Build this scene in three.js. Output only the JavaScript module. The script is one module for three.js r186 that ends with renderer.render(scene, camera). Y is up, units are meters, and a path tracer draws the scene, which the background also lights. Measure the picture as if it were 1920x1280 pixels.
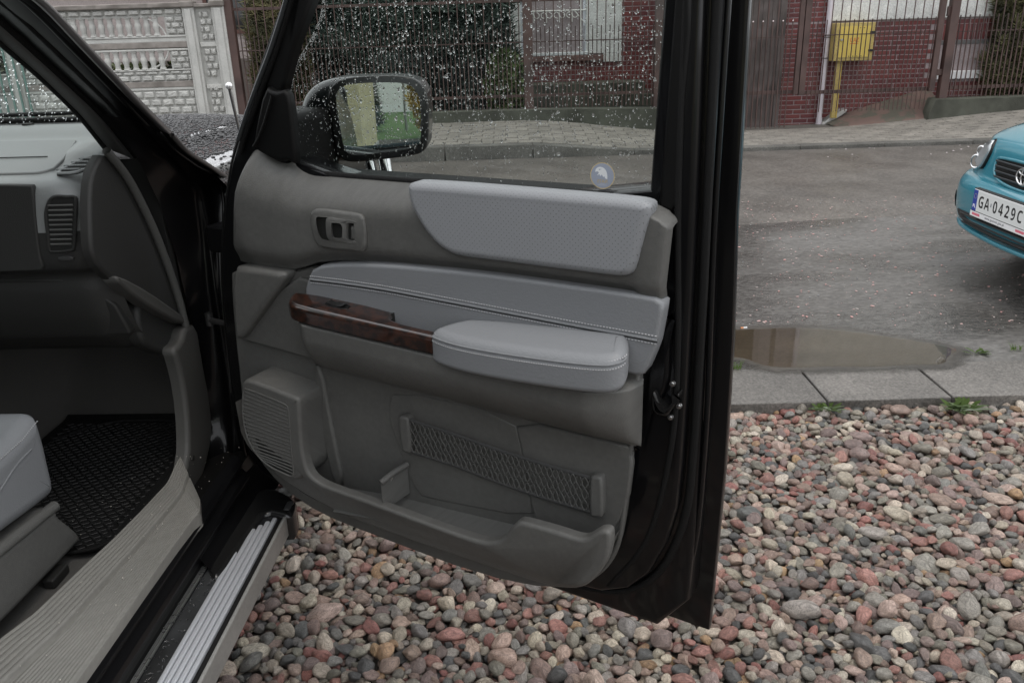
import * as THREE from 'three';
import { mergeGeometries, mergeVertices, toCreasedNormals } from 'three/addons/utils/BufferGeometryUtils.js';
import { MeshSurfaceSampler } from 'three/addons/math/MeshSurfaceSampler.js';
import { RoundedBoxGeometry } from 'three/addons/geometries/RoundedBoxGeometry.js';

// ---------------------------------------------------------------- camera, sky, sun, exposure
const scene = new THREE.Scene();
const camera = new THREE.PerspectiveCamera(44.69, 1024 / 682, 0.02, 600);
camera.position.set(0, 1.45, 0);
camera.rotation.order = 'YXZ';
camera.rotation.set(THREE.MathUtils.degToRad(-21), 0, THREE.MathUtils.degToRad(-1.8));
scene.add(camera);
{
  const w = 64, h = 32, d = new Float32Array(w * h * 4);          // an overcast sky, brighter overhead
  for (let j = 0; j < h; j++) for (let i = 0; i < w; i++) {
    const el = ((j + 0.5) / h - 0.5) * Math.PI, s = Math.max(0, Math.sin(el)), L = 1.0 * (0.86 + 0.14 * s), k = (j * w + i) * 4;
    d[k] = L * 0.975; d[k + 1] = L * 0.995; d[k + 2] = L * 1.03; d[k + 3] = 1;
  }
  const sky = new THREE.DataTexture(d, w, h, THREE.RGBAFormat, THREE.FloatType);
  sky.mapping = THREE.EquirectangularReflectionMapping; sky.magFilter = THREE.LinearFilter; sky.needsUpdate = true;
  scene.background = sky; scene.environment = sky;
}
const sun = new THREE.DirectionalLight(0xfff4e6, 0.5);
sun.position.set(1.5, 9, 1.5); sun.castShadow = true; sun.shadow.radius = 40;
Object.assign(sun.shadow.camera, { left: -14, right: 14, top: 14, bottom: -14, near: 0.5, far: 60 });
scene.add(sun);
const renderer = new THREE.WebGLRenderer({ antialias: true });
renderer.toneMapping = THREE.LinearToneMapping;
renderer.toneMappingExposure = 1.75;
renderer.shadowMap.enabled = true;

// ---------------------------------------------------------------- helpers
function rng(a) { return () => { a = (a + 0x6D2B79F5) | 0; let t = Math.imul(a ^ (a >>> 15), 1 | a); t = (t + Math.imul(t ^ (t >>> 7), 61 | t)) ^ t; return ((t ^ (t >>> 14)) >>> 0) / 4294967296; }; }
const lerp = (a, b, t) => a + (b - a) * t, clamp = (x, a = 0, b = 1) => Math.min(b, Math.max(a, x)), sst = (a, b, x) => { const t = clamp((x - a) / (b - a)); return t * t * (3 - 2 * t); };
const V = (x, y, z) => new THREE.Vector3(x, y, z);
const used = {};
function numbered(n) { const k = used[n] = (used[n] ?? -1) + 1; return k ? n + '_' + String(k).padStart(3, '0') : n; }
function thing(name, label, category, pos = [0, 0, 0], turn = 0, group) {
  const o = new THREE.Group(); o.name = numbered(name); o.position.set(...pos); o.rotation.y = turn;
  o.userData = { label, category }; if (group) o.userData.group = group;
  scene.add(o); return o;
}
function part(name, parent, geo, mat, label) {
  const m = new THREE.Mesh(geo, mat); m.name = name; m.castShadow = m.receiveShadow = true; parent.add(m);
  if (label) m.userData.label = label; return m;
}
function struct(name, geo, mat) { const m = part(numbered(name), scene, geo, mat); m.userData.kind = 'structure'; return m; }
function copies(name, parent, geo, mat, mats4, colors) {
  const m = new THREE.InstancedMesh(geo, mat, mats4.length); m.name = name; m.castShadow = m.receiveShadow = true;
  mats4.forEach((q, i) => { m.setMatrixAt(i, q); if (colors) m.setColorAt(i, colors[i]); });
  m.userData.kind = 'stuff'; parent.add(m); return m;
}
const mtx = (p, r, s) => new THREE.Matrix4().compose(p, new THREE.Quaternion().setFromEuler(new THREE.Euler(...r)), s);

function geoOf(pos, idx, uv) {
  const g = new THREE.BufferGeometry();
  g.setAttribute('position', new THREE.Float32BufferAttribute(pos, 3));
  g.setAttribute('uv', new THREE.Float32BufferAttribute(uv, 2));
  g.setIndex(idx); g.computeVertexNormals(); return g;
}
function boxUV(g) {                                               // uv in metres by the face's main direction
  g = g.index ? g.toNonIndexed() : g; const p = g.attributes.position, n = p.count, uv = new Float32Array(n * 2), a = V(), b = V(), c = V();
  for (let i = 0; i < n; i += 3) {
    a.fromBufferAttribute(p, i); b.fromBufferAttribute(p, i + 1); c.fromBufferAttribute(p, i + 2);
    const nx = Math.abs((b.y - a.y) * (c.z - a.z) - (b.z - a.z) * (c.y - a.y)), ny = Math.abs((b.z - a.z) * (c.x - a.x) - (b.x - a.x) * (c.z - a.z)), nz = Math.abs((b.x - a.x) * (c.y - a.y) - (b.y - a.y) * (c.x - a.x));
    for (const [k, v] of [[0, a], [1, b], [2, c]]) {
      const q = ny >= nx && ny >= nz ? [v.x, v.z] : nx >= nz ? [v.z, v.y] : [v.x, v.y];
      uv[(i + k) * 2] = q[0]; uv[(i + k) * 2 + 1] = q[1];
    }
  }
  g.setAttribute('uv', new THREE.BufferAttribute(uv, 2)); return g;
}
function M(...gs) {
  return mergeGeometries(gs.flat().map(g => { g = g.index ? g.toNonIndexed() : g; for (const k of Object.keys(g.attributes)) if (!['position', 'normal', 'uv'].includes(k)) g.deleteAttribute(k); if (!g.attributes.normal) g.computeVertexNormals(); return g; }));
}
function box(x0, x1, y0, y1, z0, z1, r = 0) {
  const w = Math.abs(x1 - x0), h = Math.abs(y1 - y0), d = Math.abs(z1 - z0), g = r ? new RoundedBoxGeometry(w, h, d, 1, Math.min(r, w / 2.1, h / 2.1, d / 2.1)) : new THREE.BoxGeometry(w, h, d);
  g.translate((x0 + x1) / 2, (y0 + y1) / 2, (z0 + z1) / 2); return boxUV(g);
}
function tube(pts, r, seg = 8, n, tension, closed = false) {
  const c = new THREE.CatmullRomCurve3(pts.map(p => V(...p)), closed, 'centripetal');
  return new THREE.TubeGeometry(tension ? polyCurve(pts) : c, n ?? Math.max(4, pts.length * 6), r, seg, closed);
}
function polyCurve(pts) { const c = new THREE.CurvePath(); for (let i = 1; i < pts.length; i++) c.add(new THREE.LineCurve3(V(...pts[i - 1]), V(...pts[i]))); return c; }
function rod(a, b, r, seg = 8) { return new THREE.TubeGeometry(new THREE.LineCurve3(V(...a), V(...b)), 1, r, seg, false); }
function area(p) { let s = 0; for (let i = 0; i < p.length; i++) { const a = p[i], b = p[(i + 1) % p.length]; s += a[0] * b[1] - a[1] * b[0]; } return s / 2; }
function chaikin(p, k = 1) { for (; k > 0; k--) { const q = []; for (let i = 0; i < p.length; i++) { const a = p[i], b = p[(i + 1) % p.length]; q.push([lerp(a[0], b[0], 0.25), lerp(a[1], b[1], 0.25)], [lerp(a[0], b[0], 0.75), lerp(a[1], b[1], 0.75)]); } p = q; } return p; }
function inset(p, d) {
  const n = p.length, out = [];
  for (let i = 0; i < n; i++) {
    const a = p[(i + n - 1) % n], b = p[i], c = p[(i + 1) % n];
    let ux = b[0] - a[0], uy = b[1] - a[1], vx = c[0] - b[0], vy = c[1] - b[1]; const lu = Math.hypot(ux, uy) || 1, lv = Math.hypot(vx, vy) || 1; ux /= lu; uy /= lu; vx /= lv; vy /= lv;
    let nx = -uy - vy, ny = ux + vx; const l = Math.hypot(nx, ny) || 1; nx /= l; ny /= l;
    const k = d / Math.max(0.4, nx * -uy + ny * ux);
    out.push([b[0] + nx * k, b[1] + ny * k]);
  }
  return out;
}
const MAP = { D: (a, b, w) => [a, b, w], Z: (a, b, w) => [a, b, w], X: (a, b, w) => [w, b, a], Y: (a, b, w) => [a, w, b] };
// an inset ring that never crosses itself: points too near another edge are pushed back to the middle
function ringAt(p, d) {
  if (d <= 0) return p; const q = inset(p, d), n = p.length;
  return q.map(([x, y]) => {
    for (let it = 0; it < 8; it++) {
      let bd = 1e9, bx = 0, by = 0;
      for (let i = 0; i < n; i++) { const a = p[i], b = p[(i + 1) % n], ux = b[0] - a[0], uy = b[1] - a[1], t = clamp(((x - a[0]) * ux + (y - a[1]) * uy) / (ux * ux + uy * uy || 1)), cx = a[0] + ux * t, cy = a[1] + uy * t, e = Math.hypot(x - cx, y - cy); if (e < bd) { bd = e; bx = cx; by = cy; } }
      if (bd >= d * 0.985 || bd < 1e-7) break; const k = (d - bd) / bd * 0.9; x += (x - bx) * k; y += (y - by) * k;
    }
    return [x, y];
  });
}
// a moulded plate: its outline, a wall, a rounded edge and a face; zf bends it; r0 rounds the far edge too
function plate(outline, { z0 = 0, h = 0.01, r = 0.004, r0 = 0, seg = 4, zf, k = 1, inner = [], on = 'D', back = false } = {}) {
  let p = k ? chaikin(outline, k) : outline; if (area(p) < 0) p = p.slice().reverse();
  const rings = [], s = Math.sign(h), hh = Math.abs(h), n = p.length; r = Math.min(r, hh);
  const dir = p.map((b, i) => { const a = p[(i + n - 1) % n], c = p[(i + 1) % n], lu = Math.hypot(b[0] - a[0], b[1] - a[1]) || 1, lv = Math.hypot(c[0] - b[0], c[1] - b[1]) || 1, x = (b[1] - a[1]) / lu + (c[1] - b[1]) / lv, y = -(b[0] - a[0]) / lu - (c[0] - b[0]) / lv, l = Math.hypot(x, y) || 1; return [x / l, y / l]; });
  if (r0) for (let i = 0; i < seg; i++) { const a = (1 - i / seg) * Math.PI / 2; rings.push([ringAt(p, r0 * (1 - Math.cos(a))), z0 + s * r0 * (1 - Math.sin(a)), Math.cos(a), -Math.sin(a)]); }
  else rings.push([p, z0, 1, 0]);
  if (hh > r + r0 + 1e-5) { if (r0) rings.push([p, z0 + s * r0, 1, 0]); rings.push([p, z0 + s * (hh - r), 1, 0]); }
  for (let i = 1; i <= seg; i++) { const a = i / seg * Math.PI / 2; rings.push([ringAt(p, r * (1 - Math.cos(a))), z0 + s * (hh - r + r * Math.sin(a)), Math.cos(a), Math.sin(a)]); }
  for (const d of inner) rings.push([ringAt(p, r + d), z0 + h, 0, 1]);
  const pos = [], uv = [], nor = [], idx = [], f = MAP[on], odd = (on === 'X' || on === 'Y') !== (s < 0), e = 1e-3;
  const put = (a, b, z, ox, oy, w) => { pos.push(...f(a, b, z + (zf ? zf(a, b) : 0))); uv.push(a, b - z); const gx = zf ? (zf(a + e, b) - zf(a - e, b)) / (2 * e) : 0, gy = zf ? (zf(a, b + e) - zf(a, b - e)) / (2 * e) : 0; let v = [ox - w * s * gx * s, oy - w * s * gy * s, w * s]; const l = Math.hypot(...v) || 1; nor.push(...f(...v.map(c => c / l))); };
  rings.forEach(([q, z, c, w]) => q.forEach(([a, b], i) => put(a, b, z, dir[i][0] * c, dir[i][1] * c, w)));
  const tri = (a, b, c) => odd ? idx.push(a, c, b) : idx.push(a, b, c);
  for (let j = 0; j + 1 < rings.length; j++) for (let i = 0; i < n; i++) { const a = j * n + i, b = j * n + (i + 1) % n, c = a + n, d = b + n; tri(a, b, d); tri(a, d, c); }
  const last = rings.at(-1)[0].map(q => new THREE.Vector2(...q)), o = (rings.length - 1) * n;
  for (const t of THREE.ShapeUtils.triangulateShape(last, [])) tri(o + t[0], o + t[1], o + t[2]);
  if (back) { const o2 = pos.length / 3; rings[0][0].forEach(([a, b]) => put(a, b, rings[0][1], 0, 0, -1)); for (const t of THREE.ShapeUtils.triangulateShape(rings[0][0].map(q => new THREE.Vector2(...q)), [])) tri(o2 + t[0], o2 + t[2], o2 + t[1]); }
  const g = new THREE.BufferGeometry(); g.setAttribute('position', new THREE.Float32BufferAttribute(pos, 3)); g.setAttribute('normal', new THREE.Float32BufferAttribute(nor, 3)); g.setAttribute('uv', new THREE.Float32BufferAttribute(uv, 2)); g.setIndex(idx); return g;
}
// a prism with holes and a chamfer
function prism(outline, holes, { z0 = 0, h = 0.01, r = 0.002, seg = 2, k = 1, on = 'D' } = {}) {
  const sh = new THREE.Shape((k ? chaikin(outline, k) : outline).map(q => new THREE.Vector2(...q)));
  for (const o of holes) sh.holes.push(new THREE.Path((k ? chaikin(o, k) : o).map(q => new THREE.Vector2(...q))));
  let g = new THREE.ExtrudeGeometry(sh, { depth: Math.max(1e-4, h - 2 * r), bevelEnabled: r > 0, bevelThickness: r, bevelSize: r, bevelOffset: -r, bevelSegments: seg });
  g.translate(0, 0, z0 + r);
  g = toCreasedNormals(g, 0.7);
  if (on !== 'D' && on !== 'Z') { const p = g.attributes.position; for (let i = 0; i < p.count; i++) p.setXYZ(i, ...MAP[on](p.getX(i), p.getY(i), p.getZ(i))); g.computeVertexNormals(); g = toCreasedNormals(g, 0.7); }
  return g;
}
// a smooth sheet from P(s, t)
function sheet(P, nu, nv, su, sv, uvf) {
  const pos = [], uv = [], idx = [], us = su ?? [...Array(nu + 1).keys()].map(i => i / nu), vs = sv ?? [...Array(nv + 1).keys()].map(i => i / nv);
  for (const t of vs) for (const s of us) { const q = P(s, t); pos.push(...q); uv.push(...(uvf ? uvf(q, s, t) : [q[0] + q[2] * 0.5, q[1] + q[2] * 0.5])); }
  const w = us.length; for (let j = 0; j + 1 < vs.length; j++) for (let i = 0; i + 1 < w; i++) { const a = j * w + i; idx.push(a, a + 1, a + w + 1, a, a + w + 1, a + w); }
  return geoOf(pos, idx, uv);
}
function along(pts, t) { // a point along a polyline by x-length share
  const L = [0]; for (let i = 1; i < pts.length; i++) L.push(L[i - 1] + Math.hypot(...pts[i].map((c, j) => c - pts[i - 1][j])));
  const d = clamp(t) * L.at(-1); let i = 1; while (i < L.length - 1 && L[i] < d) i++;
  const k = (d - L[i - 1]) / (L[i] - L[i - 1] || 1); return pts[i].map((c, j) => lerp(pts[i - 1][j], c, k));
}
function yAt(pts, x) { let i = 1; while (i < pts.length - 1 && pts[i][0] < x) i++; return lerp(pts[i - 1][1], pts[i][1], (x - pts[i - 1][0]) / (pts[i][0] - pts[i - 1][0] || 1)); }
function loftRows(rows, uvs = 1) { // rows of equal length -> smooth skin
  const n = rows[0].length; return sheet((s, t) => rows[Math.round(t * (rows.length - 1))][Math.round(s * (n - 1))], n - 1, rows.length - 1);
}

// ---------------------------------------------------------------- textures
const R0 = rng(77), LAT = Float32Array.from({ length: 65536 }, () => R0());
function vn(x, y, per, seed = 0) {
  const xi = Math.floor(x), yi = Math.floor(y), fx = x - xi, fy = y - yi, sx = fx * fx * (3 - 2 * fx), sy = fy * fy * (3 - 2 * fy);
  const L = (i, j) => LAT[((((i % per) + per) % per) * 251 + (((j % per) + per) % per) * 509 + seed * 7919) & 65535];
  return lerp(lerp(L(xi, yi), L(xi + 1, yi), sx), lerp(L(xi, yi + 1), L(xi + 1, yi + 1), sx), sy);
}
function fbm(u, v, per, oct = 4, seed = 0, g = 0.5) { let a = 1, s = 0, t = 0; for (let o = 0; o < oct; o++) { s += a * vn(u * per, v * per, per, seed + o); t += a; a *= g; per *= 2; } return s / t; }
function tex(n, f, rep = 1, srgb = true, ny = n) {
  const d = new Uint8Array(n * ny * 4);
  for (let j = 0; j < ny; j++) for (let i = 0; i < n; i++) { const c = f((i + 0.5) / n, (j + 0.5) / ny, i, j), k = (j * n + i) * 4, q = typeof c === 'number' ? [c, c, c] : c; for (let m = 0; m < 3; m++) d[k + m] = clamp(q[m]) * 255; d[k + 3] = q[3] === undefined ? 255 : q[3] * 255; }
  const t = new THREE.DataTexture(d, n, ny, THREE.RGBAFormat); t.magFilter = THREE.LinearFilter; t.minFilter = THREE.LinearMipmapLinearFilter; t.generateMipmaps = true;
  t.wrapS = t.wrapT = THREE.RepeatWrapping; t.repeat.set(...(Array.isArray(rep) ? rep : [rep, rep])); if (srgb) t.colorSpace = THREE.SRGBColorSpace; t.needsUpdate = true; return t;
}
const rc = (t, r) => { const c = t.clone(); c.repeat.set(...(Array.isArray(r) ? r : [r, r])); c.needsUpdate = true; return c; };
const C = (r, g, b) => new THREE.Color().setRGB(r, g ?? r, b ?? r);
const std = (o) => new THREE.MeshStandardMaterial(o), phy = (o) => new THREE.MeshPhysicalMaterial(o);
const mottle = (lo, hi, per, seed, oct = 5) => (u, v) => lo + (hi - lo) * fbm(u, v, per, oct, seed);

const tGrain = tex(256, (u, v) => 0.5 + 0.5 * (fbm(u, v, 64, 2, 3) - 0.5) * 2, 1 / 0.06, false);
const tLeather = tex(256, (u, v) => { const a = fbm(u, v, 32, 3, 9), b = Math.abs(vn(u * 40, v * 40, 40, 4) - 0.5) * 2; return 0.35 + 0.4 * a + 0.25 * Math.sqrt(b); }, 1 / 0.09, false);
const dots = (u, v) => { let m = 1; for (const [a, b] of [[0.25, 0.25], [0.75, 0.75]]) m = Math.min(m, sst(0.03, 0.085, Math.hypot(u - a, v - b))); return m; };
const tDots = tex(128, (u, v) => { const c = 0.62 + 0.38 * dots(u, v); return [c, c, c]; }, [1 / 0.0094, 1 / 0.0094]);
const tDotsB = tex(128, (u, v) => dots(u, v), [1 / 0.0094, 1 / 0.0094], false);
const tWood = tex(512, (u, v) => {
  const a = sst(0.34, 0.62, fbm(u + 0.02 * fbm(u, v, 9, 2, 6), v, 14, 5, 21, 0.6)), s = fbm(u, v, 90, 2, 8), k = clamp(0.06 + 0.75 * a * (0.55 + 0.8 * s) - 0.25 * sst(0.55, 0.7, fbm(u, v, 30, 3, 33)));
  return [lerp(0.09, 0.245, k), lerp(0.052, 0.135, k), lerp(0.042, 0.088, k)];
}, 1 / 0.16);
const tFine = tex(512, (u, v) => { const c = 0.9 + 0.36 * (fbm(u, v, 48, 4, 13, 0.75) - 0.5) + 0.2 * (fbm(u, v, 4, 3, 2) - 0.5); return [c, c, c]; });
const tRough = tex(512, (u, v) => fbm(u, v, 96, 3, 17, 0.8), 1, false);
const tPale = tex(512, (u, v) => { const a = fbm(u, v, 5, 6, 35), b = fbm(u, v, 60, 2, 36), c = 0.86 + 0.13 * a + 0.08 * (b - 0.5); return [c, c, c * 0.99]; });
const tStain = tex(512, (u, v) => { const a = fbm(u, v, 5, 6, 31), c = 0.60 + 0.62 * a; return [c, c * lerp(0.985, 1.0, a), c * lerp(0.965, 1.0, a)]; });
const tSpeck = tex(256, (u, v) => { const a = fbm(u, v, 40, 3, 41, 0.9), b = fbm(u, v, 7, 3, 43), c = 0.86 + 0.75 * (a - 0.5) + 0.4 * (b - 0.5); return [c, c, c]; });

const mat = {
  paint: phy({ color: C(0.004, 0.004, 0.0045), roughness: 0.3, specularIntensity: 0.35, clearcoat: 0.35, clearcoatRoughness: 0.08, name: 'black paint' }),
  frame: phy({ color: C(0.005), roughness: 0.5, specularIntensity: 0.35, name: 'satin black' }),
  rubber: phy({ color: C(0.007), roughness: 0.6, specularIntensity: 0.4, bumpMap: tGrain, bumpScale: 0.0003, name: 'rubber' }),
  trim: std({ color: C(0.122, 0.121, 0.117), roughness: 0.52, map: rc(tPale, 2.3), bumpMap: tGrain, bumpScale: 0.00035, name: 'grey plastic' }),
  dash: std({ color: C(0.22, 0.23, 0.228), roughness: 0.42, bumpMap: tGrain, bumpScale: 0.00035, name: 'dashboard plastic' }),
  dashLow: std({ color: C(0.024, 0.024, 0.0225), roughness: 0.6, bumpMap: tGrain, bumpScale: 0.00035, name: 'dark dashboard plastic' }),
  dark: std({ color: C(0.012, 0.012, 0.011), roughness: 0.6, name: 'dark recess' }),
  kick: std({ color: C(0.060, 0.059, 0.055), roughness: 0.55, bumpMap: tGrain, bumpScale: 0.0003, name: 'side trim plastic' }),
  leather: std({ color: C(0.20, 0.207, 0.217), roughness: 0.47, bumpMap: tLeather, bumpScale: 0.0006, name: 'grey leather' }),
  perforated: std({ color: C(0.245, 0.253, 0.266), roughness: 0.5, map: tDots, bumpMap: tDotsB, bumpScale: 0.0008, name: 'perforated leather' }),
  thread: std({ color: C(0.42, 0.42, 0.43), roughness: 0.7, name: 'thread' }),
  wood: phy({ map: tWood, roughness: 0.3, clearcoat: 1, clearcoatRoughness: 0.04, name: 'burl wood' }),
  net: std({ color: C(0.05, 0.05, 0.047), roughness: 0.8, name: 'elastic net' }),
  chrome: std({ color: C(0.75), metalness: 1, roughness: 0.08, name: 'chrome' }),
  steel: std({ color: C(0.42), metalness: 1, roughness: 0.35, name: 'steel' }),
  alu: std({ color: C(0.74, 0.76, 0.80), metalness: 0.6, roughness: 0.36, roughnessMap: null, bumpMap: rc(tRough, 14), bumpScale: 0.0003, name: 'step aluminium' }),
  glass: phy({ color: C(0.80, 0.85, 0.83), roughness: 0, transmission: 1, thickness: 0, ior: 1.5, name: 'window glass' }),
  drop: phy({ color: C(1), roughness: 0, transmission: 1, thickness: 0.003, ior: 1.33, name: 'water drop' }),
  mirror: std({ color: C(0.78, 0.8, 0.8), metalness: 1, roughness: 0.01, name: 'mirror' }),
  carpet: std({ color: C(0.10, 0.096, 0.09), roughness: 1, bumpMap: rc(tRough, 12), bumpScale: 0.003, name: 'carpet' }),
  brown: std({ color: C(0.085, 0.050, 0.044), roughness: 0.55, map: rc(tStain, 0.8), name: 'brown painted steel' }),
  brick: [0, 1, 2, 3].map(i => std({ color: C([0.165, 0.205, 0.14, 0.185][i], [0.038, 0.047, 0.034, 0.050][i], [0.038, 0.044, 0.036, 0.046][i]), roughness: 0.5, map: rc(tFine, 3), bumpMap: rc(tRough, 4), bumpScale: 0.001, name: 'clinker brick' })),
  mortar: std({ color: C(0.42, 0.36, 0.365), roughness: 0.95, map: rc(tFine, 3), name: 'mortar' }),
  plaster: std({ color: C(0.86, 0.87, 0.84), roughness: 0.95, map: rc(tFine, 2), bumpMap: rc(tRough, 4), bumpScale: 0.003, name: 'white render' }),
  concrete: std({ color: C(0.50, 0.50, 0.485), roughness: 0.9, map: rc(tStain, 1.1), bumpMap: rc(tRough, 2.5), bumpScale: 0.003, name: 'grey concrete' }),
  mossy: std({ color: C(0.085, 0.09, 0.072), roughness: 0.9, map: rc(tStain, 0.9), bumpMap: rc(tRough, 2.5), bumpScale: 0.004, name: 'damp concrete' }),
};
const bulk = (g, mats) => g;

// ---------------------------------------------------------------- the setting
const asphaltMap = tex(1024, (u, v) => {
  const f = fbm(u, v, 160, 2, 51, 0.8), m = fbm(u, v, 5, 5, 52), c = 0.80 + 0.42 * (f - 0.5) + 0.3 * (m - 0.5);
  return [c * 1.02, c, c * 0.98];
}, 1 / 2.2);
const asphaltBump = tex(512, (u, v) => fbm(u, v, 150, 2, 53, 0.9), 1 / 1.1, false);
const asphaltRough = tex(512, (u, v) => { const r = 0.22 + 0.45 * fbm(u, v, 5, 4, 54); return [r, r, r]; }, 1 / 3, false);
const laneRough = tex(512, (u, v) => { const r = 0.13 + 0.55 * sst(0.3, 0.7, fbm(u, v, 4, 5, 57)); return [r, r, r]; }, [1 / 4.5, 1 / 2.2], false);
const laneMap = tex(1024, (u, v) => { const f = fbm(u, v, 170, 2, 58, 0.8), m = sst(0.35, 0.65, fbm(u, v, 4, 5, 57)), c = 0.74 + 0.4 * (f - 0.5) + 0.16 * m; return [c * 1.01, c, c * 0.985]; }, [1 / 4.5, 1 / 2.2]);
const mAsphalt = std({ color: C(0.185, 0.177, 0.167), roughness: 0.85, map: asphaltMap, bumpMap: asphaltBump, bumpScale: 0.004, roughnessMap: asphaltRough });
const mAsphaltDark = std({ color: C(0.150, 0.146, 0.141), roughness: 0.8, map: laneMap, bumpMap: asphaltBump, bumpScale: 0.0022, roughnessMap: laneRough });
const flat = (x0, x1, z0, z1, y) => { const g = new THREE.PlaneGeometry(x1 - x0, z1 - z0); g.rotateX(-Math.PI / 2); g.translate((x0 + x1) / 2, y, (z0 + z1) / 2); const p = g.attributes.position, u = g.attributes.uv; for (let i = 0; i < p.count; i++) u.setXY(i, p.getX(i), -p.getZ(i)); return g; };
struct('ground', flat(-300, 300, -300, 300, -0.2), std({ color: C(0.16, 0.15, 0.12), roughness: 1, map: rc(tStain, 0.3) }));

// road: an older pale half and a newer dark half, both wet
const road = struct('road', flat(-60, 60, -9.63, -5.9, -0.006), mAsphalt);
{ // the dark half with a ragged edge
  const P = (s, t) => { const x = lerp(-60, 60, s), e = 0.06 * Math.sin(x * 1.3) + 0.08 * (fbm(x / 40, 0.3, 64, 3, 3) - 0.5); return [x, -0.002, lerp(-6.12 + e, -3.3, t)]; };
  part('wet_lane', road, sheet(P, 400, 1, null, null, q => [q[0], -q[2]]), mAsphaltDark);
  const r = rng(5), ms = [], cs = [];
  for (let i = 0; i < 4200; i++) { const z = -3.7 - 3.2 * Math.pow(r(), 0.9), x = lerp(0.3, 5.5, r()), s = 0.0015 + 0.0055 * Math.pow(r(), 3); ms.push(mtx(V(x, 0.001, z), [0, r() * 6, 0], V(s * (1 + r()), s * 0.5, s))); const k = r(); cs.push(k < 0.14 ? C(0.5, 0.28, 0.26) : k < 0.8 ? C(0.34 + 0.25 * r(), 0.33, 0.31) : C(0.2)); }
  copies('grit', road, new THREE.IcosahedronGeometry(1, 0), std({ color: C(1), roughness: 0.8 }), ms, cs);
  const ls = [], lc = []; for (let i = 0; i < 16; i++) { const s = 0.006 + 0.009 * r(); ls.push(mtx(V(lerp(3, 6, r()), 0.0005, lerp(-9.55, -8.9, r() * r())), [0.2 * r(), r() * 6, 0], V(s, 0.003, s * 0.7))); lc.push(C(0.5, 0.45, 0.45)); }
  copies('petal', road, new THREE.IcosahedronGeometry(1, 1), std({ color: C(1), roughness: 0.8 }), ls, lc);
  // dark damp streaks and a thin crack are laid in the surface
}
// near paving slabs in two rows, the second one dipping under the puddle
const slabMap = tex(512, (u, v) => { const c = 0.82 + 0.42 * (fbm(u, v, 120, 2, 61, 0.9) - 0.5) + 0.3 * (fbm(u, v, 4, 5, 62) - 0.5); return [c, c * 0.985, c * 0.96]; }, 1 / 0.9);
const slabMat = [0.20, 0.225, 0.18].map(v => std({ color: C(v, v * 0.965, v * 0.93), roughness: 0.6, map: slabMap, bumpMap: rc(tRough, 3), bumpScale: 0.002 }));
const slabWet = std({ color: C(0.14, 0.13, 0.115), roughness: 0.35, map: slabMap, bumpMap: rc(tRough, 3), bumpScale: 0.001 });
const pavement = struct('pavement', box(-8, 12, -0.16, -0.062, -3.49, -3.0), mat.mossy);
{
  const r = rng(11), quad = (a, y, tilt) => { // a: four corners near-left, near-right, far-right, far-left
    const g = plate(a, { z0: -0.06, h: 0.06 + y, r: 0.006, seg: 2, k: 0, on: 'Y', zf: tilt }); return boxUV(g); };
  const J1 = [-5.3, -4.74, -4.2, -3.65, -3.1, -2.57, -2.0, -1.48, -0.9, -0.39, 0.17, 0.72, 1.255, 1.755, 2.27, 2.82, 3.36, 3.9, 4.44, 4.97, 5.5, 6.0], F = r;
  const far = x => x - 0.02 + 0.0 * x;
  for (let i = 0; i + 1 < J1.length; i++) {
    const a = J1[i] + 0.004, b = J1[i + 1] - 0.004, s = 0.02 * (F() - 0.5), z1 = -3.345 + 0.012 * (F() - 0.5);
    part('slab', pavement, quad([[a, -3.0], [b, -3.0], [b + s, z1], [a + s, z1]], 0.001 + 0.004 * F()), slabMat[(i * 7) % 3]);
    const c = a + 0.2 + 0.05 * (F() - 0.5), d = b + 0.2;
    part('slab', pavement, quad([[c, -3.355], [d, -3.355], [d, -3.50], [c, -3.50]], i === 15 || i === 16 ? 0.006 : -0.003), i > 8 && i < 15 ? slabWet : slabMat[(i * 5 + 1) % 3]);
  }
}
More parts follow.
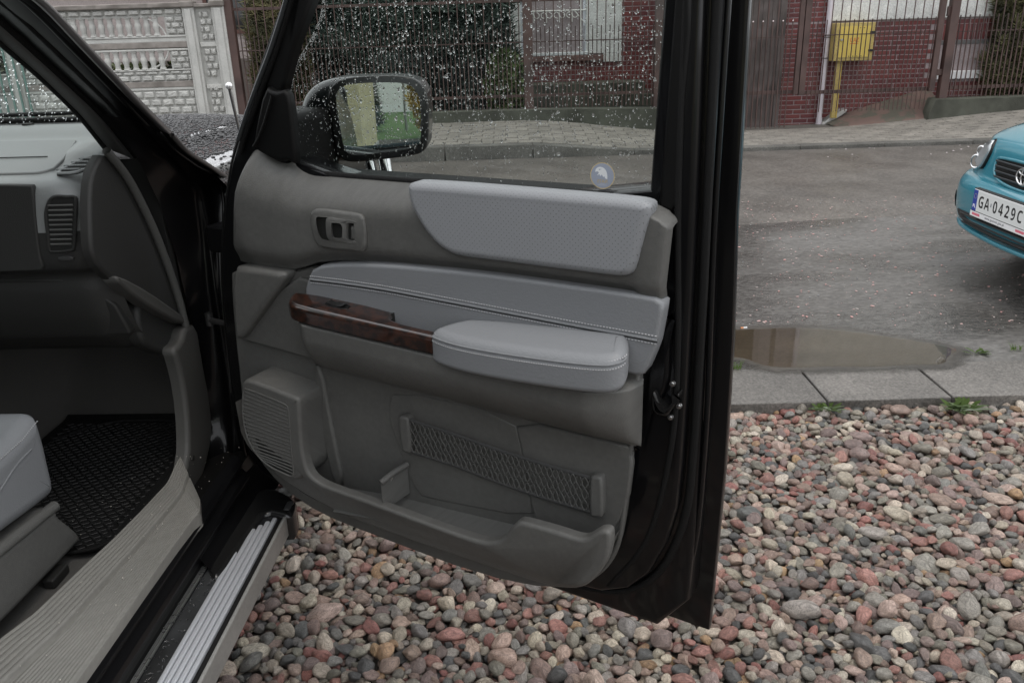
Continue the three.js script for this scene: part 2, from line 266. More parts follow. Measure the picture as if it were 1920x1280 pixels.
{ // the puddle: a thin clear sheet of water over the slabs' far row and the low edge of the road
  const o = chaikin([[0.8931,-3.8205],[1.1573,-3.8268],[1.4223,-3.8332],[1.6534,-3.7517],[1.7753,-3.675],[1.893,-3.601],[1.9916,-3.524],[2.0273,-3.4745],[1.9375,-3.4112],[1.8855,-3.3165],[1.7224,-3.3358],[1.5523,-3.3195],[1.3987,-3.3441],[1.2087,-3.3353],[1.1017,-3.3682],[1.0394,-3.4864],[0.8196,-3.479]], 2);
  const sh = new THREE.Shape(o.map(p => new THREE.Vector2(p[0], -p[1]))), g = new THREE.ShapeGeometry(sh); g.rotateX(-Math.PI / 2); g.translate(0, 0.0065, 0);
  const rim = inset(area(o) > 0 ? o.slice().reverse() : o, 0.10), dg = new THREE.ShapeGeometry(new THREE.Shape(rim.map(p => new THREE.Vector2(p[0], -p[1])))); dg.rotateX(-Math.PI / 2); dg.translate(0, 0.0042, 0);
  const bb = [1e9, -1e9, 1e9, -1e9]; for (const p of rim) { bb[0] = Math.min(bb[0], p[0]); bb[1] = Math.max(bb[1], p[0]); bb[2] = Math.min(bb[2], p[1]); bb[3] = Math.max(bb[3], p[1]); }
  { const p = dg.attributes.position, uv = dg.attributes.uv; for (let i = 0; i < p.count; i++) uv.setXY(i, (p.getX(i) - bb[0]) / (bb[1] - bb[0]), (p.getZ(i) - bb[2]) / (bb[3] - bb[2])); }
  const W = bb[1] - bb[0], Hh = bb[3] - bb[2], damp = tex(256, (u, v) => { const x = bb[0] + u * W, z = bb[2] + v * Hh; let d = 1e9, inside = false; for (let i = 0, n = o.length; i < n; i++) { const a = o[i], b = o[(i + 1) % n], ux = b[0] - a[0], uy = b[1] - a[1], t = clamp(((x - a[0]) * ux + (z - a[1]) * uy) / (ux * ux + uy * uy || 1)); d = Math.min(d, Math.hypot(x - a[0] - ux * t, z - a[1] - uy * t)); if ((a[1] > z) !== (b[1] > z) && x < a[0] + (z - a[1]) / (b[1] - a[1]) * ux) inside = !inside; } return inside ? 1 : sst(0.095, 0.0, d + 0.05 * (fbm(u, v, 24, 4, 71) - 0.5)); }, 1, false);
  part('damp_margin', road, dg, std({ color: C(0.098, 0.092, 0.083), roughness: 0.3, map: slabMap, transparent: true, alphaMap: damp }));
  struct('puddle', g, phy({ color: C(0.80, 0.745, 0.66), roughness: 0.03, transmission: 1, thickness: 0, ior: 1.36, bumpMap: rc(tStain, 0.6), bumpScale: 0.0004 }));
}
// far pavement: kerbstones and interlocking pavers; it drops to the road in front of the gate
const walkY = x => lerp(0.145, 0.032, sst(0.15, 1.75, x)), backY = x => lerp(lerp(0.215, 0.0, sst(0.2, 2.6, x)), 0.16, sst(4.6, 7.4, x)) - 0.03 * sst(2, 3, x) * (1 - sst(4.2, 5.2, x));
const walkAt = (x, z) => lerp(walkY(x), backY(x), clamp((-9.7 - z) / 1.9));
const sidewalk = struct('sidewalk', sheet((s, t) => { const x = lerp(-30, 30, s), z = lerp(-9.72, -12.4, t); return [x, walkAt(x, z) - 0.008, z]; }, 200, 6, null, null, q => [q[0], q[2]]), std({ color: C(0.14, 0.13, 0.115), roughness: 1, map: rc(tFine, 2) }));
{
  const pm = [0.30, 0.325, 0.285].map(v => std({ color: C(v, v * 0.965, v * 0.90), roughness: 0.75, map: slabMap, bumpMap: rc(tRough, 3), bumpScale: 0.002 }));
  const r = rng(21), W = 0.285, Dp = 0.172, rest = []; let n = 0; const list = [];
  for (let j = 0; j < 12; j++) for (let i = -24; i < 34; i++) {
    const x = i * W + (j % 2) * W * 0.5, z = -9.81 - (j + 0.5) * Dp; if (z < -11.72 || (x > -3.6 && x < 2.0 && z < -11.6)) continue;
    const w = W - 0.006, d = Dp - 0.006, y = z2 => 0.0015 * r();
    const o = [[-w / 2, d / 2], [w * 0.02, d / 2], [w * 0.06, d / 2 - 0.02], [w / 2, d / 2 - 0.02], [w / 2, -d / 2], [w * 0.06, -d / 2], [w * 0.02, -d / 2 + 0.02], [-w / 2, -d / 2 + 0.02]].map(q => [q[0] + x, q[1] + z]);
    const lift = 0.003 * r(); list.push([Math.abs(x - 3.8), boxUV(plate(o, { z0: -0.02, h: 0.022, r: 0.005, seg: 1, k: 0, on: 'Y', zf: (a, b) => walkAt(a, b) + lift })), pm[Math.floor(r() * 3)]]);
  }
  list.sort((a, b) => a[0] - b[0]);
  list.forEach(([, g, m], i) => { if (i < 290) part('paver', sidewalk, g, m); else rest.push(g); });
  part('paver', sidewalk, M(rest), pm[0]).userData.kind = 'stuff';
  const kerb = struct('kerb', box(-30, 30, -0.19, -0.02, -9.79, -9.66), mat.mossy), km = [0.17, 0.19].map(v => std({ color: C(v, v, v * 0.96), roughness: 0.8, map: slabMap, bumpMap: rc(tRough, 3), bumpScale: 0.003 }));
  const e = [-8.7, -7.7, -6.7, -5.7, -4.7, -3.7, -2.7, -1.7, -0.7, 0.31, 1.47, 2.47, 3.38, 4.35, 5.36, 6.36, 7.36, 8.36, 9.36];
  for (let i = 0; i + 1 < e.length; i++) part('kerbstone', kerb, boxUV(plate([[e[i] + 0.004, -0.05], [e[i + 1] - 0.004, -0.05], [e[i + 1] - 0.004, walkY(e[i + 1]) + 0.006], [e[i] + 0.004, walkY(e[i]) + 0.006]], { z0: -9.80, h: 0.16, r: 0.012, seg: 2, k: 0, on: 'Z' })), km[i % 2]);
}
// the red paved ramp in front of the house wall
struct('driveway_ramp', sheet((s, t) => { const x = lerp(4.55, 6.0, s), z = lerp(-11.62, -12.16, t), up = 0.34 * Math.pow(s, 0.75); return [x, backY(x) + 0.004 + up * Math.pow(t, 0.8) + 0.012 * (fbm(s, t, 16, 3, 4) - 0.5), z]; }, 40, 12, null, null, q => [q[0], q[2]]),
  std({ color: C(1), roughness: 0.9, bumpMap: rc(tRough, 4), bumpScale: 0.006, map: tex(256, (u, v) => { const k = fbm(u, v, 6, 5, 91), b = (Math.floor(v * 8) + Math.floor(u * 4)) % 2; const c = sst(0.4, 0.62, k + 0.12 * b); return [lerp(0.36, 0.45, c), lerp(0.35, 0.37, c), lerp(0.31, 0.345, c)]; }, 1 / 0.9) }));

// ---------------------------------------------------------------- gravel of river stones
const gravel = struct('gravel_bed', flat(-9, 9, -3.02, 14, -0.062), std({ color: C(0.14, 0.12, 0.10), roughness: 1, map: rc(tFine, 3), bumpMap: rc(tRough, 6), bumpScale: 0.01 }));
{
  const r = rng(1234), kinds = [];
  for (let k = 0; k < 9; k++) {                                   // nine stone shapes, some angular
    let g = new THREE.IcosahedronGeometry(1, 5); g.deleteAttribute('normal'); g.deleteAttribute('uv'); g = mergeVertices(g, 1e-4);
    const p = g.attributes.position, cuts = []; const nc = k < 5 ? 3 : 8;
    for (let i = 0; i < nc; i++) cuts.push([V(r() - 0.5, r() - 0.5, r() - 0.5).normalize(), 0.62 + 0.3 * r()]);
    const uv = new Float32Array(p.count * 2), v = V(), f1 = r() * 9;
    for (let i = 0; i < p.count; i++) {
      v.fromBufferAttribute(p, i).normalize(); const u = v.clone(); let q = 1 + 0.16 * Math.sin(2.1 * u.x + f1) * Math.sin(1.7 * u.y + f1 * 2) + 0.1 * Math.sin(3.3 * u.z + f1 * 3);
      for (const [n, d] of cuts) { const c = u.dot(n) * q; if (c > d) q *= 1 - (1 - d / c) * 0.85; }
      q *= 1 + 0.035 * Math.sin(9 * u.x + f1) * Math.sin(8 * u.y) * Math.sin(9 * u.z + f1); v.multiplyScalar(q);
      p.setXYZ(i, v.x, v.y, v.z); uv[i * 2] = Math.atan2(u.z, u.x) / 6.283 * 2; uv[i * 2 + 1] = u.y * 0.6;
    }
    g.setAttribute('uv', new THREE.BufferAttribute(uv, 2)); g.computeVertexNormals(); kinds.push(g);
  }
  const PAL = [[0.30, 0.135, 0.115], [0.27, 0.10, 0.088], [0.24, 0.16, 0.14], [0.33, 0.23, 0.19], [0.40, 0.35, 0.285], [0.46, 0.42, 0.36], [0.24, 0.23, 0.215], [0.17, 0.172, 0.17], [0.085, 0.09, 0.095], [0.19, 0.185, 0.155], [0.20, 0.145, 0.14], [0.33, 0.20, 0.10], [0.30, 0.27, 0.225], [0.36, 0.26, 0.23]];
  const WT = [8, 5, 10, 9, 9, 6, 11, 10, 9, 8, 10, 3, 9, 8], tot = WT.reduce((a, b) => a + b);
  const stoneMat = std({ color: C(1), map: tSpeck, roughness: 0.38, bumpMap: tSpeck, bumpScale: 0.0015 });
  const X0 = -1.3, X1 = 3.5, Z0 = -3.02, Z1 = 0.1, cell = 0.005, nx = Math.ceil((X1 - X0) / cell), nz = Math.ceil((Z1 - Z0) / cell), H = new Float32Array(nx * nz).fill(-0.062);
  const hat = (x, z) => { const i = Math.floor((x - X0) / cell), j = Math.floor((z - Z0) / cell); return i < 0 || j < 0 || i >= nx || j >= nz ? -0.03 : H[j * nx + i]; };
  const stones = [];
  for (let n = 0; n < 40000; n++) {
    const near = n < 15000, big = r(); let a = big < 0.012 ? lerp(0.028, 0.038, r()) : big < 0.11 ? lerp(0.019, 0.027, r()) : lerp(0.0085, 0.0185, Math.pow(r(), 1.1)); if (n < 8000) a = lerp(0.007, 0.012, r());
    const sx = a * lerp(0.95, 1.4, r()), sz = a * lerp(0.8, 1.05, r()), sy = a * lerp(0.5, 0.9, r()), ry = r() * 6.283;
    let best = null; for (let t = 0; t < 7; t++) { const x = lerp(X0, X1, r()), z = lerp(Z0 + a * 0.8, Z1, r()); let h = 0; for (const [ox, oz] of [[0, 0], [0.6, 0], [-0.6, 0], [0, 0.6], [0, -0.6]]) h += hat(x + ox * a, z + oz * a); if (!best || h < best[2]) best = [x, z, h]; }
    const [x, z, h5] = best; let mx = -1, mn = 1; for (let k = 0; k < 10; k++) { const an = k * 0.628, q = k % 2 ? 0.75 : 0.4, hh = hat(x + Math.cos(an) * a * q, z + Math.sin(an) * a * q); mx = Math.max(mx, hh); mn = Math.min(mn, hh); }
    const base = lerp(h5 / 5, mx, 0.25); if (base > 0.016) continue; const y = base + sy * 0.62;
    const tx = 0.5 * (r() - 0.5), tz = 0.5 * (r() - 0.5); let w = r() * tot, c = 0; while ((w -= WT[c]) > 0) c++;
    const b = 0.80 + 0.62 * r(), g = (PAL[c][0] + PAL[c][1] + PAL[c][2]) / 3, t3 = 0.26, col = C(lerp(PAL[c][0], g * 1.08, t3) * b * 1.12, lerp(PAL[c][1], g, t3) * b * 1.08 * lerp(0.97, 1.03, r()), lerp(PAL[c][2], g * 0.90, t3) * b * 1.02);
    stones.push({ x, y, z, a, m: mtx(V(x, y, z), [tx, ry, tz], V(sx, sy, sz)), k: Math.floor(Math.pow(r(), 0.75) * 9), col });
    const ca = Math.cos(ry), sa = Math.sin(ry), R = Math.max(sx, sz), i0 = Math.floor((x - R - X0) / cell), i1 = Math.ceil((x + R - X0) / cell), j0 = Math.floor((z - R - Z0) / cell), j1 = Math.ceil((z + R - Z0) / cell);
    for (let j = Math.max(0, j0); j <= Math.min(nz - 1, j1); j++) for (let i = Math.max(0, i0); i <= Math.min(nx - 1, i1); i++) {
      const dx = X0 + (i + 0.5) * cell - x, dz = Z0 + (j + 0.5) * cell - z, u = (dx * ca - dz * sa) / sx, v = (dx * sa + dz * ca) / sz, q = 1 - u * u - v * v; if (q > 0) { const t = y + sy * 0.92 * Math.sqrt(q); if (t > H[j * nx + i]) H[j * nx + i] = t; }
    }
  }
  camera.updateMatrixWorld(); const q = V();
  for (const s of stones) { q.set(s.x, s.y, s.z).project(camera); const vis = Math.abs(q.x) < 1 && Math.abs(q.y) < 1 && s.y > H[Math.floor((s.z - Z0) / cell) * nx + Math.floor((s.x - X0) / cell)] - s.a && !(s.x < -0.25 && s.z > -1.9) && !(s.x < 0.42 && s.z < -1.62); s.size = vis ? s.a / Math.hypot(s.x, 1.45, s.z) : 0; }
  stones.sort((a, b) => b.size - a.size);
  const tones = PAL.map((p, i) => i);
  stones.slice(0, 300).forEach(s => { const c = s.col, key = [c.r, c.g, c.b].map(v => Math.round(v * 22)).join(); const m = (stoneMat.pool ??= {})[key] ??= std({ color: c, map: tSpeck, roughness: 0.38, bumpMap: tSpeck, bumpScale: 0.0015 }); const o = part('stone', gravel, kinds[s.k], m); s.m.decompose(o.position, o.quaternion, o.scale); });
  const low = kinds;
  for (let k = 0; k < 9; k++) { const set = stones.slice(300).filter(s => s.k === k); copies('river_stone', gravel, low[k], stoneMat, set.map(s => s.m), set.map(s => s.col)); }
  delete stoneMat.pool;
}

// ---------------------------------------------------------------- the house across the street
{
  const h = thing('brick_house', 'house with white rendered walls over red clinker brick behind the brown bar fence', 'house');
  const list = [];
  const course = (x0, x1, y0, y1, z, opt = {}) => {               // rows of clinker bricks with recessed joints
    const L = opt.L ?? 0.2137, Hh = opt.H ?? 0.0635, j = 0.0105; let k = opt.k ?? 0;
    for (let y = y1; y > y0 + 0.02; y -= Hh, k++) for (let x = x0 - (k % 2 ? L / 2 : 0); x < x1 - 0.01; x += L) {
      const a = Math.max(x + j / 2, x0), b = Math.min(x + L - j / 2, x1); if (b - a < 0.02) continue;
      if (opt.skip && opt.skip((a + b) / 2, y - Hh / 2)) continue;
      list.push([a, b, Math.max(y - Hh + j / 2, y0), y - j / 2, z, (opt.seen ?? (() => true))((a + b) / 2, y)]);
    }
  };
  const winR = (x, y) => x > 6.02 && x < 7.1 && y > 0.52 && y < 1.262;
  part('brick_backing', h, box(3.9, 9.5, -0.4, 1.34, -12.45, -12.204), mat.mortar);
  course(3.905, 8.2, -0.12, 1.315, -12.2, { skip: winR, seen: (x, y) => x < 6.75 && y > (x < 4.5 ? -0.1 : 0.1 + 0.1 * (x - 4.6)) });
  for (let x = 6.03; x < 7.08; x += 0.0745) list.push([x + 0.004, x + 0.0705, 1.045, 1.25, -12.2, x < 6.8]);
  part('wall', h, box(4.50, 9.5, 1.335, 5.9, -12.5, -12.165, 0.01), mat.plaster);
  part('brick_backing', h, box(3.9, 4.498, 1.342, 5.9, -12.5, -12.205), mat.mortar); course(3.905, 4.49, 1.33, 1.84, -12.2, { seen: (x, y) => x < 4.5 });
  part('trim_strip', h, box(3.868, 3.902, -0.1, 0.42, -12.24, -12.17, 0.006), mat.plaster);
  // the cellar window of the right wall
  const w1 = new THREE.Group(); w1.name = 'window'; h.add(w1);
  part('pane', w1, box(6.1, 7.0, 0.62, 0.99, -12.30, -12.29), phy({ color: C(0.006), roughness: 0.35, specularIntensity: 0.3 }));
  part('lintel', w1, box(6.06, 7.05, 0.985, 1.04, -12.3, -12.195, 0.004), std({ color: C(0.12), roughness: 0.7 }));
  part('sill', w1, box(6.08, 7.02, 0.525, 0.635, -12.3, -12.14, 0.01), std({ color: C(0.75), roughness: 0.5 }));
  for (const q of [6.05, 7.0]) part('frame', w1, box(q, q + 0.05, 0.62, 1.0, -12.31, -12.26), std({ color: C(0.2), roughness: 0.6 }));
  // rain pipe
  const pm = std({ color: C(0.62, 0.58, 0.62), roughness: 0.45 }), pipe = part('rain_pipe', h, rod([4.475, -0.1, -12.13], [4.47, 5.9, -12.13], 0.036, 16), pm);
  for (const y of [1.16, 1.135, 0.86]) { const g = new THREE.TorusGeometry(0.039, 0.006, 6, 20); g.rotateX(Math.PI / 2); g.translate(4.474, y, -12.13); part('clamp', pipe, g, std({ color: C(0.10), roughness: 0.5 })); }
  part('pipe_shoe', pipe, rod([4.475, -0.1, -12.13], [4.476, 0.06, -12.13], 0.041, 16), pm);
  part('footing', h, boxUV(plate([[4.5, -0.1], [4.5, -0.02], [4.62, 0.08], [4.78, 0.17], [4.86, 0.165], [4.80, 0.10], [4.66, 0.02], [4.56, -0.08]], { z0: -12.2, h: 0.14, r: 0.02, k: 1, on: 'Z' })), mat.concrete);
  // the brown boarded garage door beside it
  const gm = [0.112, 0.117, 0.107].map(v => std({ color: C(v, v * 0.84, v * 0.80), roughness: 0.7, map: rc(tStain, 1.3) })), gd = new THREE.Group(); gd.name = 'garage_door'; h.add(gd);
  let i = 0; for (let x = 2.1; x < 3.75; x += 0.0655, i++) part('board', gd, box(x + 0.001, x + 0.0645, -0.08, 2.4, -12.08, -12.055, 0.004), gm[i % 3]);
  part('backing', gd, box(2.1, 3.84, -0.1, 2.4, -12.12, -12.082), mat.dark);
  part('door_frame', gd, box(3.775, 3.862, -0.08, 2.4, -12.14, -12.03, 0.004), gm[1]);
  // left front, set back: window with roller shutter, plaster strips, brick
  const zl = -14;
  part('brick_backing', h, box(-3.4, 2.9, 0.0, 5.9, zl - 0.3, zl - 0.004), mat.mortar);
  course(1.32, 2.55, 0.33, 1.78, zl, { L: 0.245, H: 0.0735, skip: (x, y) => (x < 1.60 && y > 0.945) || (x < 1.885 && y > 0.815), k: 1 });
  course(-0.4, 1.32, 0.33, 0.93, zl, { L: 0.245, H: 0.0735, seen: () => false });
  part('wall', h, box(-3.4, 0.293, 0.93, 5.9, zl - 0.2, zl + 0.03, 0.008), mat.plaster);
  part('wall', h, box(1.322, 1.887, 0.95, 5.9, zl - 0.2, zl + 0.03, 0.008), mat.plaster);
  part('wall', h, box(1.60, 1.886, 0.822, 0.949, zl - 0.2, zl + 0.029, 0.004), mat.plaster);
  const w2 = new THREE.Group(); w2.name = 'window'; h.add(w2);
  for (let k = 0; k < 11; k++) part('shutter_slat', w2, box(0.33, 1.28, 0.985 + k * 0.05, 1.033 + k * 0.05, zl - 0.06, zl - 0.045, 0.006), std({ color: C(0.40, 0.43, 0.48), roughness: 0.6 }));
  part('pane', w2, box(0.32, 1.29, 1.53, 2.2, zl - 0.09, zl - 0.08), std({ color: C(0.015, 0.018, 0.02), roughness: 0.05 }));
  for (const [q, e] of [[0.293, 0.335], [1.275, 1.321]]) part('frame', w2, box(q, e, 0.93, 2.2, zl - 0.1, zl), std({ color: C(0.62, 0.65, 0.70), roughness: 0.5 }));
  part('sill', w2, box(0.25, 1.36, 0.935, 0.985, zl - 0.1, zl + 0.07, 0.01), std({ color: C(0.60, 0.63, 0.64), roughness: 0.5 }));
  part('ledge', w2, box(-0.1, 1.598, 0.845, 0.93, zl - 0.1, zl + 0.09, 0.01), std({ color: C(0.20, 0.12, 0.11), roughness: 0.8, map: rc(tStain, 1) }));
  const gr = []; const gz = zl + 0.06;
  for (const y of [1.60, 2.1]) gr.push(rod([0.3, y, gz], [1.31, y, gz], 0.011)); for (const x of [0.36, 1.235]) gr.push(rod([x, 0.98, gz], [x, 2.1, gz], 0.011));
  for (let k = 0; k < 4; k++) { const cx = 0.5 + k * 0.2; for (const [ox, s] of [[-0.045, 1], [0.045, -1]]) { const t = new THREE.TorusGeometry(0.04, 0.007, 5, 18, 5); t.rotateZ(s > 0 ? 0 : 3); t.translate(cx + ox, 1.535, gz); gr.push(t); } gr.push(rod([cx, 1.6, gz], [cx, 1.43, gz], 0.006)); }
  gr.push(rod([0.3, 1.4, gz], [0.48, 1.6, gz], 0.007), rod([1.31, 1.4, gz], [1.13, 1.6, gz], 0.007));
  part('window_grille', w2, M(gr), std({ color: C(0.72, 0.72, 0.68), roughness: 0.5 }));
  part('rain_pipe', h, rod([2.42, 0.3, zl + 0.08], [2.42, 3, zl + 0.08], 0.018), pm);
  part('roof', h, boxUV(plate([[-4, 5.9], [3.2, 5.9], [3.2, 6.2], [-4, 6.2]], { z0: -20, h: 6.3, r: 0.02, k: 0, on: 'Z' })), std({ color: C(0.16, 0.06, 0.045), roughness: 0.8 })); part('roof', h, box(3.6, 10, 5.9, 6.2, -20, -11.9, 0.02), std({ color: C(0.16, 0.06, 0.045), roughness: 0.8 }));
  part('wall', h, box(-3.4, 10, -0.2, 5.9, -20, -19.7), mat.plaster);
  // the step in front of the left wall
  const st = mat.concrete; part('step', h, box(0.4, 2.3, 0.0, 0.40, zl + 0.02, zl + 1.0, 0.02), mat.mossy); part('step', h, box(0.4, 2.2, 0.0, 0.54, zl + 0.02, zl + 0.55, 0.02), mat.mossy);
  list.sort((a, b) => b[5] - a[5]); const shapes = {}, rest = [], r = rng(3); let n = 0;
  for (const [a, b, c, d, z, seen] of list) {
    if (seen && n < 298) { const k = [b - a, d - c].map(v => v.toFixed(3)).join(); const g = shapes[k] ??= box(-(b - a) / 2, (b - a) / 2, -(d - c) / 2, (d - c) / 2, -0.03, 0, 0.004); const o = part('brick', h, g, mat.brick[Math.floor(r() * 4)]); o.position.set((a + b) / 2, (c + d) / 2, z + 0.0015 * r()); n++; }
    else rest.push(box(a, b, c, d, z - 0.03, z + 0.001 * r(), 0.004));
  }
  part('brick', h, M(rest), mat.brick[1]).userData.kind = 'stuff';
}

// ---------------------------------------------------------------- brown steel fences and the gate
const barShapes = {};
function bar(parent, x, y0, y1, z, w = 0.016, name = 'bar', m = mat.brown) { const k = (y1 - y0).toFixed(3) + w; const g = barShapes[k] ??= box(-w / 2, w / 2, 0, y1 - y0, -w / 2, w / 2, 0.002); const o = part(name, parent, g, m); o.position.set(x, y0, z); return o; }
{
  const f = thing('bar_fence', 'long brown steel bar fence on a damp concrete kerb left of the gate', 'fence', [-0.8, 0, -11.72]);
  const X = x => x + 0.8, tipMat = mat.brown;
  let k = 0; for (let x = -3.46; x < 2.02; x += 0.0575, k++) { if (x > 0.245 && x < 0.44) continue; const tall = k % 2 === 0; bar(f, X(x), 0.345, tall ? 2.0 : 1.385, 0, 0.0125); }
  for (const [x, w] of [[-3.565, 0.1], [0.335, 0.125], [2.09, 0.13]]) part('post', f, box(X(x - w / 2), X(x + w / 2), 0.3, 2.1, -0.055, 0.055, 0.006), mat.brown);
  for (const [y, t] of [[1.2, 0.007], [0.515, 0.018], [1.715, 0.018]]) part('rail', f, box(X(-3.52), X(2.04), y - t, y + t, -0.026, -0.010, 0.002), mat.brown);
  part('kerb_wall', f, boxUV(plate([[X(-3.62), 0.02], [X(2.12), -0.06], [X(2.12), 0.315], [X(0.4), 0.348], [X(-3.62), 0.352]], { z0: -0.10, h: 0.22, r: 0.015, k: 0, on: 'Z' })), mat.mossy, 'damp concrete kerb with moss');
  const f2 = thing('bar_fence', 'short brown steel bar fence with a thick post beside the right thuja', 'fence', [7.4, 0, -11.62]);
  const X2 = x => x - 7.4; k = 0;
  for (let x = 6.02; x < 8.9; x += 0.0625, k++) bar(f2, X2(x), 0.33, k % 2 ? 2.0 : 1.37, 0, 0.0135);
  part('post', f2, box(X2(5.865), X2(5.975), 0.3, 2.15, -0.055, 0.055, 0.006), mat.brown);
  for (const [y, t] of [[1.165, 0.007], [0.455, 0.022]]) part('rail', f2, box(X2(5.98), X2(8.95), y - t, y + t, -0.028, -0.010, 0.002), mat.brown);
  part('kerb_wall', f2, boxUV(plate([[X2(5.70), -0.05], [X2(9), 0.0], [X2(9), 0.335], [X2(5.79), 0.325]], { z0: -0.11, h: 0.22, r: 0.02, k: 0, on: 'Z' })), mat.mossy, 'damp concrete kerb with moss');
  const tip = std({ color: C(0.6, 0.52, 0.52), roughness: 0.5 });
  const g1 = thing('gate_leaf', 'narrow brown bar gate leaf with white-tipped short bars before the brown boards', 'gate', [3.0, 0, -11.62]);
  for (let x = 2.18, j = 0; x < 3.86; x += 0.0655, j++) { const b = bar(g1, x - 3.0, 0.0, j % 2 ? 1.36 : 2.0, 0, 0.014); if (j % 2) { const s = part('bar_tip', b, new THREE.SphereGeometry(0.011, 10, 8), tip); s.position.y = 1.365; } }
  for (const [y, t] of [[1.165, 0.007], [0.465, 0.024]]) part('rail', g1, box(-0.85, 0.9, y - t, y + t, -0.026, -0.010, 0.002), mat.brown);
  part('stile', g1, box(0.895, 0.955, 0.43, 4.4, -0.03, 0.03, 0.004), mat.brown);
  const g2 = thing('gate_leaf', 'wide brown bar gate leaf in front of the brick wall and yellow gas box', 'gate', [4.9, 0, -11.62]);
  for (let x = 4.09, j = 0; x < 5.74; x += 0.0595, j++) bar(g2, x - 4.9, 0.19, j % 2 ? 1.36 : 2.0, 0, 0.0115);
  for (const [y, t] of [[1.172, 0.006], [0.45, 0.024]]) part('rail', g2, box(-0.88, 0.88, y - t, y + t, -0.026, -0.010, 0.002), mat.brown);
  for (const [a, b] of [[3.966, 4.045], [5.725, 5.80]]) part('stile', g2, box(a - 4.9, b - 4.9, 0.42, 2.1, -0.03, 0.03, 0.004), mat.brown);
  part('latch', g2, M(box(0.90, 0.98, 0.62, 0.7, -0.02, 0.03, 0.006), box(0.93, 0.99, 1.36, 1.48, -0.02, 0.02, 0.006)), mat.brown);
}
{ // gas box on its post
  const b = thing('gas_cabinet', 'yellow steel gas cabinet on a single yellow post before the brick wall', 'gas box', [4.78, 0, -11.93]);
  const y = std({ color: C(0.60, 0.46, 0.15), roughness: 0.45, map: rc(tFine, 1.5) }), yd = std({ color: C(0.50, 0.37, 0.07), roughness: 0.5 });
  part('cabinet', b, box(-0.262, 0.262, 0.825, 1.312, -0.22, 0, 0.006), y);
  const c = document.createElement('canvas'); c.width = 512; c.height = 448; const x = c.getContext('2d');
  x.fillStyle = 'rgb(207,182,90)'; x.fillRect(0, 0, 512, 448); x.fillStyle = 'rgba(196,92,40,0.85)'; x.font = 'bold 84px sans-serif'; x.textAlign = 'center'; x.fillText('GAZ', 246, 228); x.fillRect(176, 246, 140, 12);
  const t = new THREE.CanvasTexture(c); t.colorSpace = THREE.SRGBColorSpace; const dg = new THREE.PlaneGeometry(0.40, 0.40);
  const door = part('door', b, box(-0.215, 0.215, 0.865, 1.278, 0.0, 0.008, 0.003), y); const sheetG = new THREE.PlaneGeometry(0.41, 0.395); sheetG.translate(0, 1.0715, 0.0095); part('door_sheet', door, sheetG, std({ map: t, roughness: 0.45 }));
  for (const yy of [0.955, 1.185]) part('hinge', b, box(0.195, 0.268, yy - 0.016, yy + 0.014, 0.004, 0.02, 0.004), mat.dark);
  const kn = new THREE.CylinderGeometry(0.014, 0.014, 0.02, 14); kn.rotateX(Math.PI / 2); kn.translate(-0.185, 1.10, 0.016); part('lock', b, kn, mat.steel);
  const vents = []; for (const [vy, n] of [[0.885, 4], [1.245, 2]]) for (let k = 0; k < n; k++) { const s = new THREE.SphereGeometry(0.007, 8, 6); s.translate(n === 2 ? 0.06 + k * 0.05 : -0.06 + k * 0.055, vy, 0.009); vents.push(s); }
  part('vent_hole', b, M(vents), mat.dark);
  part('post', b, box(-0.183, -0.127, 0.06, 0.826, -0.13, -0.075, 0.006), y); part('gas_pipe', b, rod([-0.112, 0.06, -0.085], [-0.112, 0.83, -0.085], 0.011, 10), yd);
}

